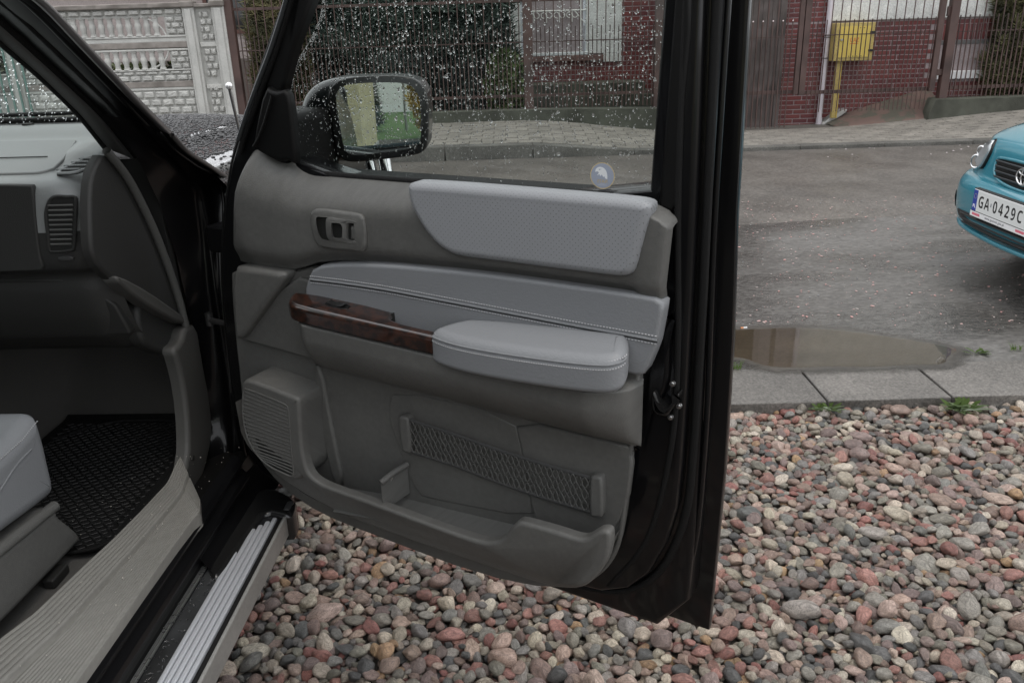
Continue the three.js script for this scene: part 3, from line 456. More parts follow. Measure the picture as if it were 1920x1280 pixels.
// ---------------------------------------------------------------- precast concrete fence
{
  const f = thing('concrete_fence', 'light grey precast concrete fence with block panels and two rows of balusters', 'wall', [-5, 0, -11.7]);
  const X = x => x + 5, cm = [0.54, 0.58, 0.50].map(v => std({ color: C(v, v, v * 0.975), roughness: 0.9, map: rc(tPale, 1.3), bumpMap: rc(tRough, 3), bumpScale: 0.002 })), r = rng(8);
  const capM = std({ color: C(0.27, 0.25, 0.235), roughness: 0.95, map: rc(tStain, 1.5) });
  for (const [a, b] of [[-4.155, -4.0], [-3.775, -3.61], [-6.58, -6.42]]) part('pier', f, M(box(X(a), X(b), -0.1, 1.765, -0.07, 0.06, 0.012), box(X(a + 0.035), X(b - 0.035), -0.1, 1.74, 0.06, 0.085, 0.012)), cm[0]);
  part('cap', f, box(X(-9), X(-4.0), 1.76, 1.822, -0.07, 0.08, 0.015), capM); part('cap', f, box(X(-4.0), X(-3.62), 1.755, 1.80, -0.06, 0.075, 0.012), capM);
  for (const [a, b] of [[-4.155, -4.0], [-3.775, -3.61]]) part('cap', f, box(X(a) - 0.012, X(b) + 0.012, 1.755, 1.835, -0.085, 0.10, 0.02), capM);
  const blockG = {}; function blocks(x0, x1, y0, y1, L, off) { // rough-faced blocks, each with a raised centre
    for (let x = x0 - off * L; x < x1 - 0.02; x += L) { const a = Math.max(x + 0.004, x0), b = Math.min(x + L - 0.004, x1); if (b - a < 0.03) continue;
      const w = b - a, h = y1 - y0 - 0.008, k = Math.floor(r() * 3), key = w.toFixed(2) + h.toFixed(3) + k; const g = blockG[key] ??= sheet((s, t) => { const e = Math.min(s, 1 - s, t, 1 - t); return [(s - 0.5) * w, (t - 0.5) * h, 0.028 * sst(0, 0.16, e) * (0.6 + 0.8 * fbm(s + k * 0.3, t, 8, 3, k + 3)) - (e === 0 ? 0.03 : 0)]; }, 12, 8);
      const o = part('block', f, g, cm[Math.floor(r() * 3)]); o.position.set((a + b) / 2 , (y0 + y1) / 2, 0.006); o.position.x += 5; } }
  const L = 0.157;
  part('panel', f, M(box(X(-9), X(-4.16), -0.1, 0.99, -0.05, 0.0), box(X(-9), X(-4.16), 1.262, 1.40, -0.05, 0.0), box(X(-9), X(-4.16), 1.655, 1.76, -0.05, 0.0), box(X(-4.42), X(-4.16), 0.98, 1.3, -0.05, 0.0), box(X(-4.42), X(-4.16), 1.39, 1.66, -0.05, 0.0), box(X(-5.78), X(-5.62), 1.39, 1.66, -0.05, 0), box(X(-4.0), X(-3.77), -0.1, 1.76, -0.05, 0.0)), cm[2]);
  for (const [y0, y1] of [[1.27, 1.345], [0.775, 0.85], [1.40, 1.425], [0.985, 1.005], [1.235, 1.262]]) part('rail', f, box(X(-9), X(-4.158), y0, y1, -0.05, 0.035, 0.008), y0 < 0.8 || y0 === 1.27 ? capM : cm[0]);
  part('rail', f, box(X(-9), X(-4.158), 1.345, 1.398, -0.05, 0.02, 0.006), cm[1]); part('rail', f, box(X(-9), X(-4.158), 0.74, 0.775, -0.05, 0.025, 0.006), cm[1]);
  blocks(-6.4, -4.17, 1.675, 1.755, L, 0.3);
  for (const [y0, y1, o] of [[0.852, 0.935, 0.1], [0.935, 0.985, 0.6], [0.63, 0.735, 0.2], [0.53, 0.63, 0.7], [0.43, 0.53, 0.15], [0.33, 0.43, 0.65], [0.23, 0.33, 0.2], [0.13, 0.23, 0.6]]) blocks(-6.4, -4.165, y0, y1, L, o);
  for (const [y0, y1, o] of [[1.43, 1.51, 0], [1.51, 1.585, 0.5], [1.585, 1.66, 0.1]]) blocks(-4.40, -4.17, y0, y1, 0.125, o);
  for (const [y0, y1, o] of [[1.0, 1.08, 0], [1.08, 1.155, 0.5], [1.155, 1.235, 0.1]]) blocks(-4.40, -4.17, y0, y1, 0.125, o);
  for (let y = 0.15, k = 0; y < 1.66; y += 0.092, k++) if (!((y > 0.72 && y < 0.8) || (y > 1.2 && y < 1.3))) blocks(-3.955, -3.795, y, y + 0.09, 0.085, k % 2 ? 0 : 0.5);
  for (const y of [0.74, 1.27]) part('rail', f, box(X(-3.99), X(-3.78), y, y + 0.055, -0.03, 0.03, 0.006), cm[1]);
  const prof = [[0.042, 0], [0.042, 0.018], [0.03, 0.026], [0.037, 0.036], [0.029, 0.045], [0.037, 0.054], [0.031, 0.064], [0.044, 0.105], [0.040, 0.14], [0.029, 0.165], [0.037, 0.175], [0.029, 0.185], [0.037, 0.195], [0.030, 0.206], [0.042, 0.214], [0.042, 0.23]].map(q => new THREE.Vector2(q[0], q[1]));
  const bal = new THREE.LatheGeometry(prof, 14);
  for (const [y, x1] of [[1.425, -4.42], [1.005, -4.42]]) for (let x = -6.33; x < x1; x += 0.1195) { const o = part('baluster', f, bal, cm[Math.floor(r() * 3)]); o.position.set(X(x), y, 0.005); }
  for (const [cy, s] of [[1.42, 1], [1.245, -1]]) part('arch', f, tube([[X(-4.72), cy + s * 0.235, 0.012], [X(-4.58), cy + s * 0.19, 0.012], [X(-4.47), cy + s * 0.10, 0.012], [X(-4.42), cy, 0.012]], 0.012, 6), cm[1]);
}
{ // what stands behind the far fences
  const nh = thing('neighbour_house', 'greyish pink plain house wall rising behind the concrete fence', 'house', [-7, 0, -19]);
  const nm = std({ color: C(0.46, 0.40, 0.385), roughness: 0.95, map: rc(tFine, 2) });
  part('wall', nh, box(-6, 2.6, -0.2, 3.4, -6, 0, 0.02), nm); part('plinth', nh, box(-6.03, 2.63, -0.2, 0.9, -6.03, 0.03, 0.02), std({ color: C(0.12, 0.10, 0.09), roughness: 0.9 }));
  const w = new THREE.Group(); w.name = 'window'; nh.add(w); part('frame', w, M(box(0.7, 0.78, 1.4, 2.5, 0, 0.04), box(1.7, 1.78, 1.4, 2.5, 0, 0.04), box(0.78, 1.7, 2.42, 2.5, 0, 0.04), box(0.78, 1.7, 1.4, 1.48, 0, 0.04)), std({ color: C(0.10, 0.04, 0.03), roughness: 0.5 })); part('pane', w, box(0.78, 1.7, 1.48, 2.42, 0.005, 0.012), std({ color: C(0.03), roughness: 0.1 }));
  part('roof', nh, boxUV(plate([[-6.5, 3.4], [3.1, 3.4], [-1.7, 6]], { z0: -6.3, h: 6.8, r: 0.03, k: 0, on: 'Z' })), std({ color: C(0.13, 0.05, 0.045), roughness: 0.8 }));
  const gf = thing('green_fence', 'thin green painted steel fence seen through the wet windscreen', 'fence', [-7.4, 0, -11.6]);
  const gmat = std({ color: C(0.10, 0.19, 0.165), roughness: 0.5 });
  for (let k = 0; k < 20; k++) bar(gf, -0.95 + k * 0.105, 0.15, 1.55, 0, 0.022, 'bar', gmat); for (const y of [0.3, 1.4]) part('rail', gf, box(-1, 1.1, y - 0.015, y + 0.015, -0.03, -0.014, 0.002), gmat);
}

// ---------------------------------------------------------------- plants
const sprig = (() => { const gs = [], r = rng(2); for (let i = 0; i < 6; i++) { const g = new THREE.PlaneGeometry(0.16, 1, 1, 2), p = g.attributes.position; for (let k = 0; k < p.count; k++) { const t = p.getY(k) + 0.5; p.setXYZ(k, p.getX(k) * (1 - t * 0.85), t, 0.25 * t * t); } g.rotateX(-0.5 - r() * 0.9); g.rotateY(i * 1.05 + r()); gs.push(g); } return M(gs); })();
const leafG = (() => { const gs = [], r = rng(4); for (let i = 0; i < 5; i++) { const g = new THREE.PlaneGeometry(0.42, 0.8, 2, 2), p = g.attributes.position; for (let k = 0; k < p.count; k++) { const t = p.getY(k) / 0.8 + 0.5; p.setXYZ(k, p.getX(k) * Math.sin(Math.PI * clamp(t, 0.08, 0.95)), p.getY(k) + 0.4, -Math.abs(p.getX(k)) * 0.4); } g.rotateX(-0.4 - r()); g.rotateY(i * 1.26 + r()); gs.push(g); } return M(gs); })();
const leafMat = c => phy({ color: C(...c), roughness: 0.75, transmission: 0.3, thickness: 0 });
function crown(parent, seed, n, shape, geo, size, colours, airy) { // leaf clumps spread through the outer part of a volume
  const r = rng(seed), ms = [], cs = [];
  for (let i = 0; i < n; i++) {
    const a = r() * 6.283, t = r(), d = Math.pow(r(), 0.35), q = shape(a, t), R = q[0] * d * (0.82 + 0.36 * fbm(a / 6.283, t, 8, 3, seed)), x = Math.cos(a) * R, z = Math.sin(a) * R * q[2], y = q[1];
    const s = size * (0.6 + 0.8 * r()), tilt = 0.5 + 0.9 * r(); ms.push(mtx(V(x, y, z), [Math.sin(a) * tilt, r() * 6, -Math.cos(a) * tilt], V(s, s, s)));
    const k = fbm(a / 6.283, t, 10, 3, seed + 3), c = colours[k + 0.25 * (r() - 0.5) > 0.52 ? 1 : 0], b = (0.7 + 0.6 * r()); cs.push(C(c[0] * b, c[1] * b, c[2] * b));
  }
  const core = new THREE.IcosahedronGeometry(1, 5), cp = core.attributes.position; // dark twigs and dead needles inside
  for (let i = 0; i < cp.count; i++) { const x = cp.getX(i), y = cp.getY(i), z = cp.getZ(i), a = Math.atan2(z, x), t = clamp(0.5 + 0.5 * y, 0.02, 0.98), q = shape(a, t), w = Math.hypot(x, z), k = (0.70 + 0.25 * fbm(a / 6.283 + 0.5, t, 12, 3, seed)) * Math.min(1, w * 1.6); cp.setXYZ(i, Math.cos(a) * q[0] * k, q[1], Math.sin(a) * q[0] * q[2] * k); }
  core.computeVertexNormals(); if (!airy) part('twigs', parent, core, std({ color: C(colours[0][0] * 0.45, colours[0][1] * 0.42, colours[0][2] * 0.45), roughness: 1, bumpMap: rc(tRough, 6), bumpScale: 0.05 }));
  return copies('crown', parent, geo, leafMat([1, 1, 1]), ms, cs);
}
{
  const bark = std({ color: C(0.07, 0.05, 0.04), roughness: 1 });
  const t1 = thing('juniper_tree', 'large dark blue-green conifer behind the bar fence seen through the wet window', 'conifer', [-1.35, 0.1, -12.95]);
  part('trunk', t1, M(new THREE.CylinderGeometry(0.05, 0.12, 2.2, 10).translate(0, 1.1, 0), rod([0, 0.5, 0], [-0.9, 1.1, 0.1], 0.04), rod([0, 0.6, 0], [0.8, 1.0, 0.1], 0.04)), bark);
  crown(t1, 31, 30000, (a, t) => [1.62 * (0.25 + 0.75 * Math.sin(Math.PI * (0.16 + 0.66 * t))), 0.1 + 2.9 * t, 0.5], sprig, 0.17, [[0.034, 0.058, 0.047], [0.085, 0.125, 0.10]]);
  const t2 = thing('thuja', 'slim yellow-green thuja at the left end of the bar fence', 'conifer', [-3.12, 0.1, -12.3]);
  part('trunk', t2, new THREE.CylinderGeometry(0.03, 0.06, 1.6, 10).translate(0, 0.8, 0), bark);
  crown(t2, 32, 5000, (a, t) => [0.40 * Math.sin(Math.PI * (0.25 + 0.6 * t)), 0.1 + 2.5 * t, 1], sprig, 0.11, [[0.07, 0.072, 0.026], [0.16, 0.145, 0.06]]);
  const t3 = thing('thuja', 'broad brownish green thuja behind the right fence beside the cellar window', 'conifer', [7.58, 0.1, -12.05]);
  part('trunk', t3, new THREE.CylinderGeometry(0.03, 0.06, 1.6, 10).translate(0, 0.8, 0), bark);
  crown(t3, 33, 14000, (a, t) => [0.85 * Math.sin(Math.PI * (0.3 + 0.5 * t)), 0.1 + 2.3 * t, 0.35], sprig, 0.12, [[0.07, 0.072, 0.028], [0.16, 0.155, 0.07]]);
  const t4 = thing('small_shrub', 'small light green shrub beside the conifer left of the fence post', 'shrub', [0.02, 0.15, -12.4]);
  part('stem', t4, M(rod([0, 0, 0], [0.05, 0.6, 0], 0.012), rod([0, 0, 0], [-0.1, 0.5, 0.05], 0.01), rod([0, 0, 0], [0.12, 0.5, 0.02], 0.01)), bark);
  crown(t4, 34, 900, (a, t) => [0.30 * Math.sin(Math.PI * (0.2 + 0.7 * t)), 0.15 + 0.75 * t, 0.8], leafG, 0.09, [[0.06, 0.10, 0.025], [0.12, 0.17, 0.05]]);
  const t5 = thing('dark_hedge', 'dark leafy hedge behind the green fence seen through the windscreen', 'hedge', [-7.6, 0, -12.6]);
  part('stem', t5, M(rod([0, 0, 0], [0, 1.2, 0], 0.04), rod([0.7, 0, 0], [0.7, 1.1, 0], 0.03)), bark);
  crown(t5, 35, 4000, (a, t) => [1.3 * Math.sin(Math.PI * (0.3 + 0.5 * t)), 0.05 + 1.7 * t, 0.4], leafG, 0.12, [[0.035, 0.035, 0.02], [0.08, 0.095, 0.03]]);
  const t6 = thing('garden_shrub', 'low weeds behind the balusters of the concrete fence', 'shrub', [-5.0, 0.5, -12.3]);
  part('stem', t6, rod([0, -0.5, 0], [0, 0.45, 0], 0.02), bark);
  crown(t6, 36, 900, (a, t) => [0.6, -0.5 + 1.05 * t, 0.3], leafG, 0.08, [[0.03, 0.035, 0.015], [0.10, 0.13, 0.03]]);
}
{ // weeds by the slabs
  const wm = phy({ color: C(0.15, 0.235, 0.055), roughness: 0.6, transmission: 0.3, thickness: 0 });
  const blade = (r, L, w) => { const g = new THREE.PlaneGeometry(w, L, 1, 5), p = g.attributes.position, k = 0.6 + r() * 0.9; for (let i = 0; i < p.count; i++) { const t = p.getY(i) / L + 0.5; p.setXYZ(i, p.getX(i) * (1 - t * 0.9), L * t * (1 - 0.35 * t * k), L * 0.55 * t * t * k); } g.rotateY(r() * 6.283); return g; };
  const leaf = (r, L, w) => { const g = new THREE.PlaneGeometry(w, L, 2, 6), p = g.attributes.position; for (let i = 0; i < p.count; i++) { const t = p.getY(i) / L + 0.5; p.setXYZ(i, p.getX(i) * (0.25 + Math.sin(Math.PI * Math.min(0.98, t * 0.95 + 0.03)) * 1.2) * (i % 2 ? 0.8 : 1), L * 0.5 * t * (1 - t * 0.45), L * t * 0.9 + 0.001); } g.rotateY(r() * 6.283); return g; };
  const spots = [['grass_tuft', 'grass tuft at the slab joint right beside the black car door', 'grass', [[0.9743,-3.3496]], 'b', 40, 0.06], ['weed', 'broad-leaved weed by the puddle at the back of the paving slabs', 'weed', [[2.1021,-3.4436]], 'l', 12, 0.065],
    ['weed', 'feathery weed between stones and the front slab edge, nearest the right side', 'weed', [[1.7597,-2.9271]], 'l', 44, 0.08], ['weed', 'low weed among stones below the second full slab', 'weed', [[1.229,-2.9654]], 'l', 34, 0.06], ['grass_tuft', 'sparse grass at the far right end of the slab joint', 'grass', [[2.2768,-3.4678]], 'b', 26, 0.05]];
  for (const [n, l, c, [[x, z]], kind, cnt, L] of spots) { const o = thing(n, l, c, [x, kind === 'l' && L !== 0.065 ? -0.02 : 0.002, z]), r = rng(cnt), gs = []; for (let i = 0; i < cnt; i++) { const g = kind === 'b' ? blade(r, L * (0.5 + r() * 0.7), 0.004) : leaf(r, L * (0.5 + 0.6 * r()), L * 0.17); g.translate((r() - 0.5) * L * (kind === 'b' ? 0.9 : 1.2), 0, (r() - 0.5) * L * 0.5); gs.push(g); } part('leaf', o, M(gs), wm).userData.kind = 'stuff'; }
  const cb = thing('cigarette_butt', 'orange-ended cigarette butt lying on the wet road by the puddle', 'cigarette butt', [[[1.154,-3.8529]][0][0], 0.005, [[1.154,-3.8529]][0][1]], 0.15);
  part('paper', cb, rod([-0.005, 0, 0], [0.014, 0, 0], 0.0042, 12), std({ color: C(0.7), roughness: 0.8 })); part('filter', cb, rod([-0.02, 0, 0], [-0.005, 0, 0], 0.0043, 12), std({ color: C(0.62, 0.26, 0.11), roughness: 0.8 }));
}

// ---------------------------------------------------------------- the teal car on the road
{
  const c = thing('teal_car', 'turquoise small car on the road with its headlight, grille and number plate showing', 'car', [2.6, 0, -4.255], Math.PI / 2);
  const T = phy({ color: C(0.030, 0.205, 0.27), roughness: 0.35, metalness: 0.15, clearcoat: 1, clearcoatRoughness: 0.05, name: 'turquoise paint' });
  const L = (p) => p.map(q => [-(q[0] + 4.255), q[1]]);
  const bow = x => 0.05 * Math.pow(Math.abs(x) / 0.85, 2) + 0.26 * Math.pow(Math.abs(x) / 0.85, 7);
  // centre profile from under the bumper over bonnet, windscreen, roof and boot: [z, y, half width, bow share, crown]
  const prof = [[0.1, 0.24, 0.741, 1, 0], [0.03, 0.27, 0.7695, 1, 0], [0.0, 0.33, 0.7932, 1, 0], [-0.01, 0.42, 0.8075, 1, 0], [-0.005, 0.5, 0.8075, 1, -0.01], [0.025, 0.545, 0.8027, 1, -0.02], [0.06, 0.56, 0.798, 1, -0.01], [0.075, 0.6, 0.7932, 1, 0.01], [0.09, 0.68, 0.7837, 1.05, 0.03], [0.11, 0.74, 0.7695, 1.1, 0.03], [0.17, 0.785, 0.8, 1, 0.03], [0.35, 0.845, 0.8, 0.7, 0.05], [0.65, 0.9, 0.81, 0.3, 0.06], [1.0, 0.945, 0.81, 0.1, 0.06], [1.18, 0.965, 0.8, 0.1, 0.05], [1.8, 1.36, 0.6, 0.3, 0.03], [2.3, 1.43, 0.58, 0.0, 0.03], [3.0, 1.4, 0.58, 0, 0.03], [3.6, 1.05, 0.72, -0.2, 0.04], [3.95, 0.95, 0.74, -0.5, 0.04], [4.05, 0.6, 0.8, -0.7, 0], [4.0, 0.25, 0.78, -0.7, 0]];
  const rows = (a, b) => { const out = []; for (let i = a; i < b; i++) for (let k = 0; k < 4; k++) { const t = k / 4, g = j => prof[Math.max(0, Math.min(prof.length - 1, j))]; const cr = j => { const p0 = g(i - 1)[j], p1 = g(i)[j], p2 = g(i + 1)[j], p3 = g(i + 2)[j]; return 0.5 * (2 * p1 + (p2 - p0) * t + (2 * p0 - 5 * p1 + 4 * p2 - p3) * t * t + (3 * p1 - p0 - 3 * p2 + p3) * t * t * t); }; out.push([0, 1, 2, 3, 4].map(cr)); } out.push(prof[b]); return out; };
  const skin = (a, b) => loftRows(rows(a, b).map(([z, y, w, s, k]) => [...Array(41).keys()].map(i => { const u = i / 20 - 1, x = Math.sign(u) * (1 - Math.pow(1 - Math.abs(u), 1.6)) * w; return [x, y - k * u * u, z + s * bow(x * 0.85 / w)]; })));
  part('bumper', c, skin(0, 6), T); const hoodM = part('bonnet', c, skin(6, 14), T); { const smp = new MeshSurfaceSampler(hoodM).setRandomGenerator(rng(17)).build(), pp = V(), nn = V(), ms = [], rr = rng(18); for (let i = 0; i < 2600; i++) { smp.sample(pp, nn); const s = 0.0012 + 0.0024 * rr() * rr(); if (nn.y < 0) nn.negate(); ms.push(new THREE.Matrix4().compose(pp.clone(), new THREE.Quaternion().setFromUnitVectors(V(0, 1, 0), nn.clone()), V(s, s * 0.55, s))); } copies('raindrop', c, new THREE.SphereGeometry(1, 8, 6), mat.drop, ms); } part('windscreen', c, skin(14, 15), std({ color: C(0.02, 0.025, 0.025), roughness: 0.05 })); part('roof', c, skin(15, 17), T); part('rear_body', c, skin(17, 21), T);
  for (const s of [-1, 1]) { const rr = rows(4, 20), g = loftRows(rr.map(([z, y, w, q, k]) => [[s * w, y - k, z + q * 0.31], [s * Math.min(0.86, w + 0.03), Math.min(y - k, 0.8), z + q * 0.31 + 0.02], [s * 0.855, 0.5, z + q * 0.31 + 0.04], [s * 0.8, 0.22, z + q * 0.31 + 0.06]])); part('body_side', c, g, T);
    for (const z of [0.85, 3.35]) { const w = new THREE.Group(); w.name = 'wheel'; c.add(w); const t = new THREE.CylinderGeometry(0.3, 0.3, 0.19, 32); t.rotateZ(Math.PI / 2); t.translate(s * 0.775, 0.3, z); part('tyre', w, t, mat.rubber); const q = new THREE.CylinderGeometry(0.19, 0.19, 0.2, 24); q.rotateZ(Math.PI / 2); q.translate(s * 0.776, 0.3, z); part('rim', w, q, mat.steel); } }
  part('underbody', c, box(-0.75, 0.75, 0.16, 0.3, 0.25, 3.8, 0.03), mat.dark);
  const zb = (x, y) => { // front surface depth at a height, from the profile
    const u = 1 - Math.pow(1 - Math.min(0.999, Math.abs(x) / 0.84), 1 / 1.6), Y = p => p[1] - p[4] * u * u; let i = 1; while (i < 12 && Y(prof[i]) < y) i++; const a = prof[i - 1], b = prof[i], t = clamp((y - Y(a)) / (Y(b) - Y(a))); return lerp(a[0], b[0], t) + lerp(a[3], b[3], t) * bow(x * 0.85 / lerp(a[2], b[2], t)) - 0.004; };
  const on = (o, opt) => plate(o, { k: 2, ...opt, zf: (x, y) => zb(x, y) + (opt.push ?? 0) });
  // headlights
  const hl0 = L([[-4.7259,0.7686],[-4.7732,0.7448],[-4.8044,0.7198],[-4.8314,0.6618],[-4.8119,0.6191],[-4.7648,0.6143],[-4.7183,0.5917],[-4.6923,0.6139],[-4.6758,0.6638],[-4.6715,0.7173]]);
  for (const s of [1, -1]) { const o = hl0.map(q => [s * q[0], q[1]]), g = new THREE.Group(); g.name = 'headlight'; c.add(g);
    part('bezel', g, on(o, { z0: 0.01, h: -0.022, r: 0.006, inner: [0.01, 0.02] }), mat.dark); part('lens', g, on(inset(area(o) > 0 ? o : o.slice().reverse(), 0.006), { z0: 0.0, h: -0.030, r: 0.014, inner: [0.012, 0.022] }), std({ color: C(0.46, 0.48, 0.49), roughness: 0.12, metalness: 0.35 }));
    for (const [dx, dy, r] of [[-0.175, -0.005, 0.036], [-0.185, 0.055, 0.026]]) { const t = new THREE.TorusGeometry(r, 0.006, 8, 24); const x = s * (0.70 + dx), y = 0.635 + dy; t.scale(0.8, 1, 1); t.rotateY(s * 0.5); t.translate(x, y, zb(x, y) - 0.026); part('reflector', g, t, mat.chrome); } }
  // grille
  const gx = [[-0.30, 0.692], [0.30, 0.692], [0.318, 0.66], [0.305, 0.61], [0.25, 0.578], [0.1, 0.56], [-0.1, 0.56], [-0.25, 0.578], [-0.305, 0.61], [-0.318, 0.66]];
  const grille = new THREE.Group(); grille.name = 'grille'; c.add(grille);
  part('recess', grille, on(gx, { z0: 0, h: -0.006, r: 0.003, inner: [0.02, 0.04] }), mat.dark); part('surround', grille, tube(chaikin(gx, 2).map(([x, y]) => [x, y, zb(x, y) - 0.004]), 0.009, 8, 120, 0, true), T);
  for (let i = 0; i < 4; i++) { const y = 0.592 + i * 0.026, w = 0.27 + 0.012 * i; part('grille_bar', grille, tube([-1, -0.6, -0.2, 0.2, 0.6, 1].map(u => [u * w, y, zb(u * w, y) - 0.012]), 0.0058, 8, 30), std({ color: C(0.05, 0.055, 0.06), roughness: 0.3, metalness: 0.5 })); }
  // the round emblem of three ellipses
  const em = []; const ell = (rx, ry, cx, cy, r) => tube([...Array(24).keys()].map(i => [cx + rx * Math.cos(i / 24 * 6.283), cy + ry * Math.sin(i / 24 * 6.283), 0]), r, 8, 60, 0, true);
  em.push(ell(0.052, 0.037, 0, 0, 0.0052), ell(0.017, 0.035, 0, 0, 0.004), ell(0.036, 0.013, 0, 0.021, 0.004)); const eg = M(em); eg.scale(1.14, 1.14, 1); eg.translate(-0.004, 0.632, zb(0, 0.632) - 0.024); part('emblem', c, eg, mat.chrome);
  // number plate
  const cv = document.createElement('canvas'); cv.width = 1040; cv.height = 228; const x = cv.getContext('2d'); x.fillStyle = 'rgb(214,216,214)'; x.fillRect(0, 0, 1040, 228); x.fillStyle = 'rgb(40,62,150)'; x.fillRect(0, 0, 84, 228);
  x.fillStyle = 'rgb(230,200,80)'; for (let i = 0; i < 12; i++) x.fillRect(40 + 26 * Math.cos(i * 0.5236), 66 + 26 * Math.sin(i * 0.5236), 6, 6); x.fillStyle = 'rgb(235,235,240)'; x.font = 'bold 56px sans-serif'; x.textAlign = 'center'; x.fillText('PL', 42, 196);
  x.fillStyle = 'rgb(28,28,30)'; x.font = 'bold 178px sans-serif'; const chars = [['G', 166], ['A', 284], ['0', 440], ['4', 552], ['2', 664], ['9', 776], ['C', 890]]; for (const [ch, px] of chars) { x.save(); x.translate(px, 178); x.scale(0.86, 1); x.fillText(ch, 0, 0); x.restore(); } x.fillStyle = 'rgb(120,125,130)'; x.fillRect(352, 92, 20, 40);
  const pt = new THREE.CanvasTexture(cv); pt.colorSpace = THREE.SRGBColorSpace; const plateG = new THREE.Group(); plateG.name = 'number_plate'; c.add(plateG); plateG.position.set(0, 0, -0.034); plateG.rotation.x = 0.0;
  const cv2 = document.createElement('canvas'); cv2.width = 1040; cv2.height = 64; const y2 = cv2.getContext('2d'); y2.fillStyle = 'rgb(222,222,222)'; y2.fillRect(0, 0, 1040, 64); y2.fillStyle = 'rgb(70,74,80)'; y2.font = 'bold 38px sans-serif'; y2.textAlign = 'center'; y2.fillText('www.gazmot.gda.pl', 470, 44); y2.fillStyle = 'rgb(205,70,90)'; y2.font = 'bold 44px sans-serif'; for (const q of [40, 850]) { y2.globalAlpha = 0.75; y2.fillRect(q, 16, 150, 30); }
  const p2 = new THREE.CanvasTexture(cv2); p2.colorSpace = THREE.SRGBColorSpace;
  const face = (w, h, y0, map) => { const g = new THREE.PlaneGeometry(w, h); g.rotateY(Math.PI); g.translate(0, y0, -0.0065); return g; };
  part('holder', plateG, box(-0.268, 0.268, 0.381, 0.533, -0.0, 0.03, 0.004), mat.dark); part('plate', plateG, box(-0.26, 0.26, 0.412, 0.527, -0.005, 0.0, 0.002), std({ color: C(0.7), roughness: 0.4 })); part('plate_face', plateG, face(0.514, 0.112, 0.4695), std({ map: pt, roughness: 0.4 })); part('holder_strip', plateG, face(0.53, 0.028, 0.396), std({ map: p2, roughness: 0.5 }));
  // lower air intake and the fog lamp pocket
  part('air_intake', c, on([[-0.5, 0.375], [0.5, 0.375], [0.52, 0.35], [0.42, 0.30], [0.2, 0.285], [-0.2, 0.285], [-0.42, 0.30], [-0.52, 0.35]], { z0: 0, h: -0.004, r: 0.002, inner: [0.02] }), mat.dark);
  for (const yy of [0.305, 0.332, 0.358]) part('intake_bar', c, tube([-1, -0.5, 0, 0.5, 1].map(u => [u * 0.44, yy, zb(u * 0.44, yy) - 0.010]), 0.005, 6, 24), std({ color: C(0.02), roughness: 0.4 }));
  for (const s of [-1, 1]) part('fog_lamp_pocket', c, on([[0.60, 0.45], [0.72, 0.44], [0.73, 0.36], [0.67, 0.335], [0.61, 0.36]].map(q => [q[0] * s, q[1]]), { z0: 0, h: -0.004, r: 0.002 }), mat.dark);
  part('lower_lip', c, tube([...Array(13).keys()].map(i => { const u = i / 6 - 1, xx = u * 0.78; return [xx, 0.262 + 0.04 * u * u, zb(xx, 0.27) - 0.012]; }), 0.014, 8, 60), T);
}

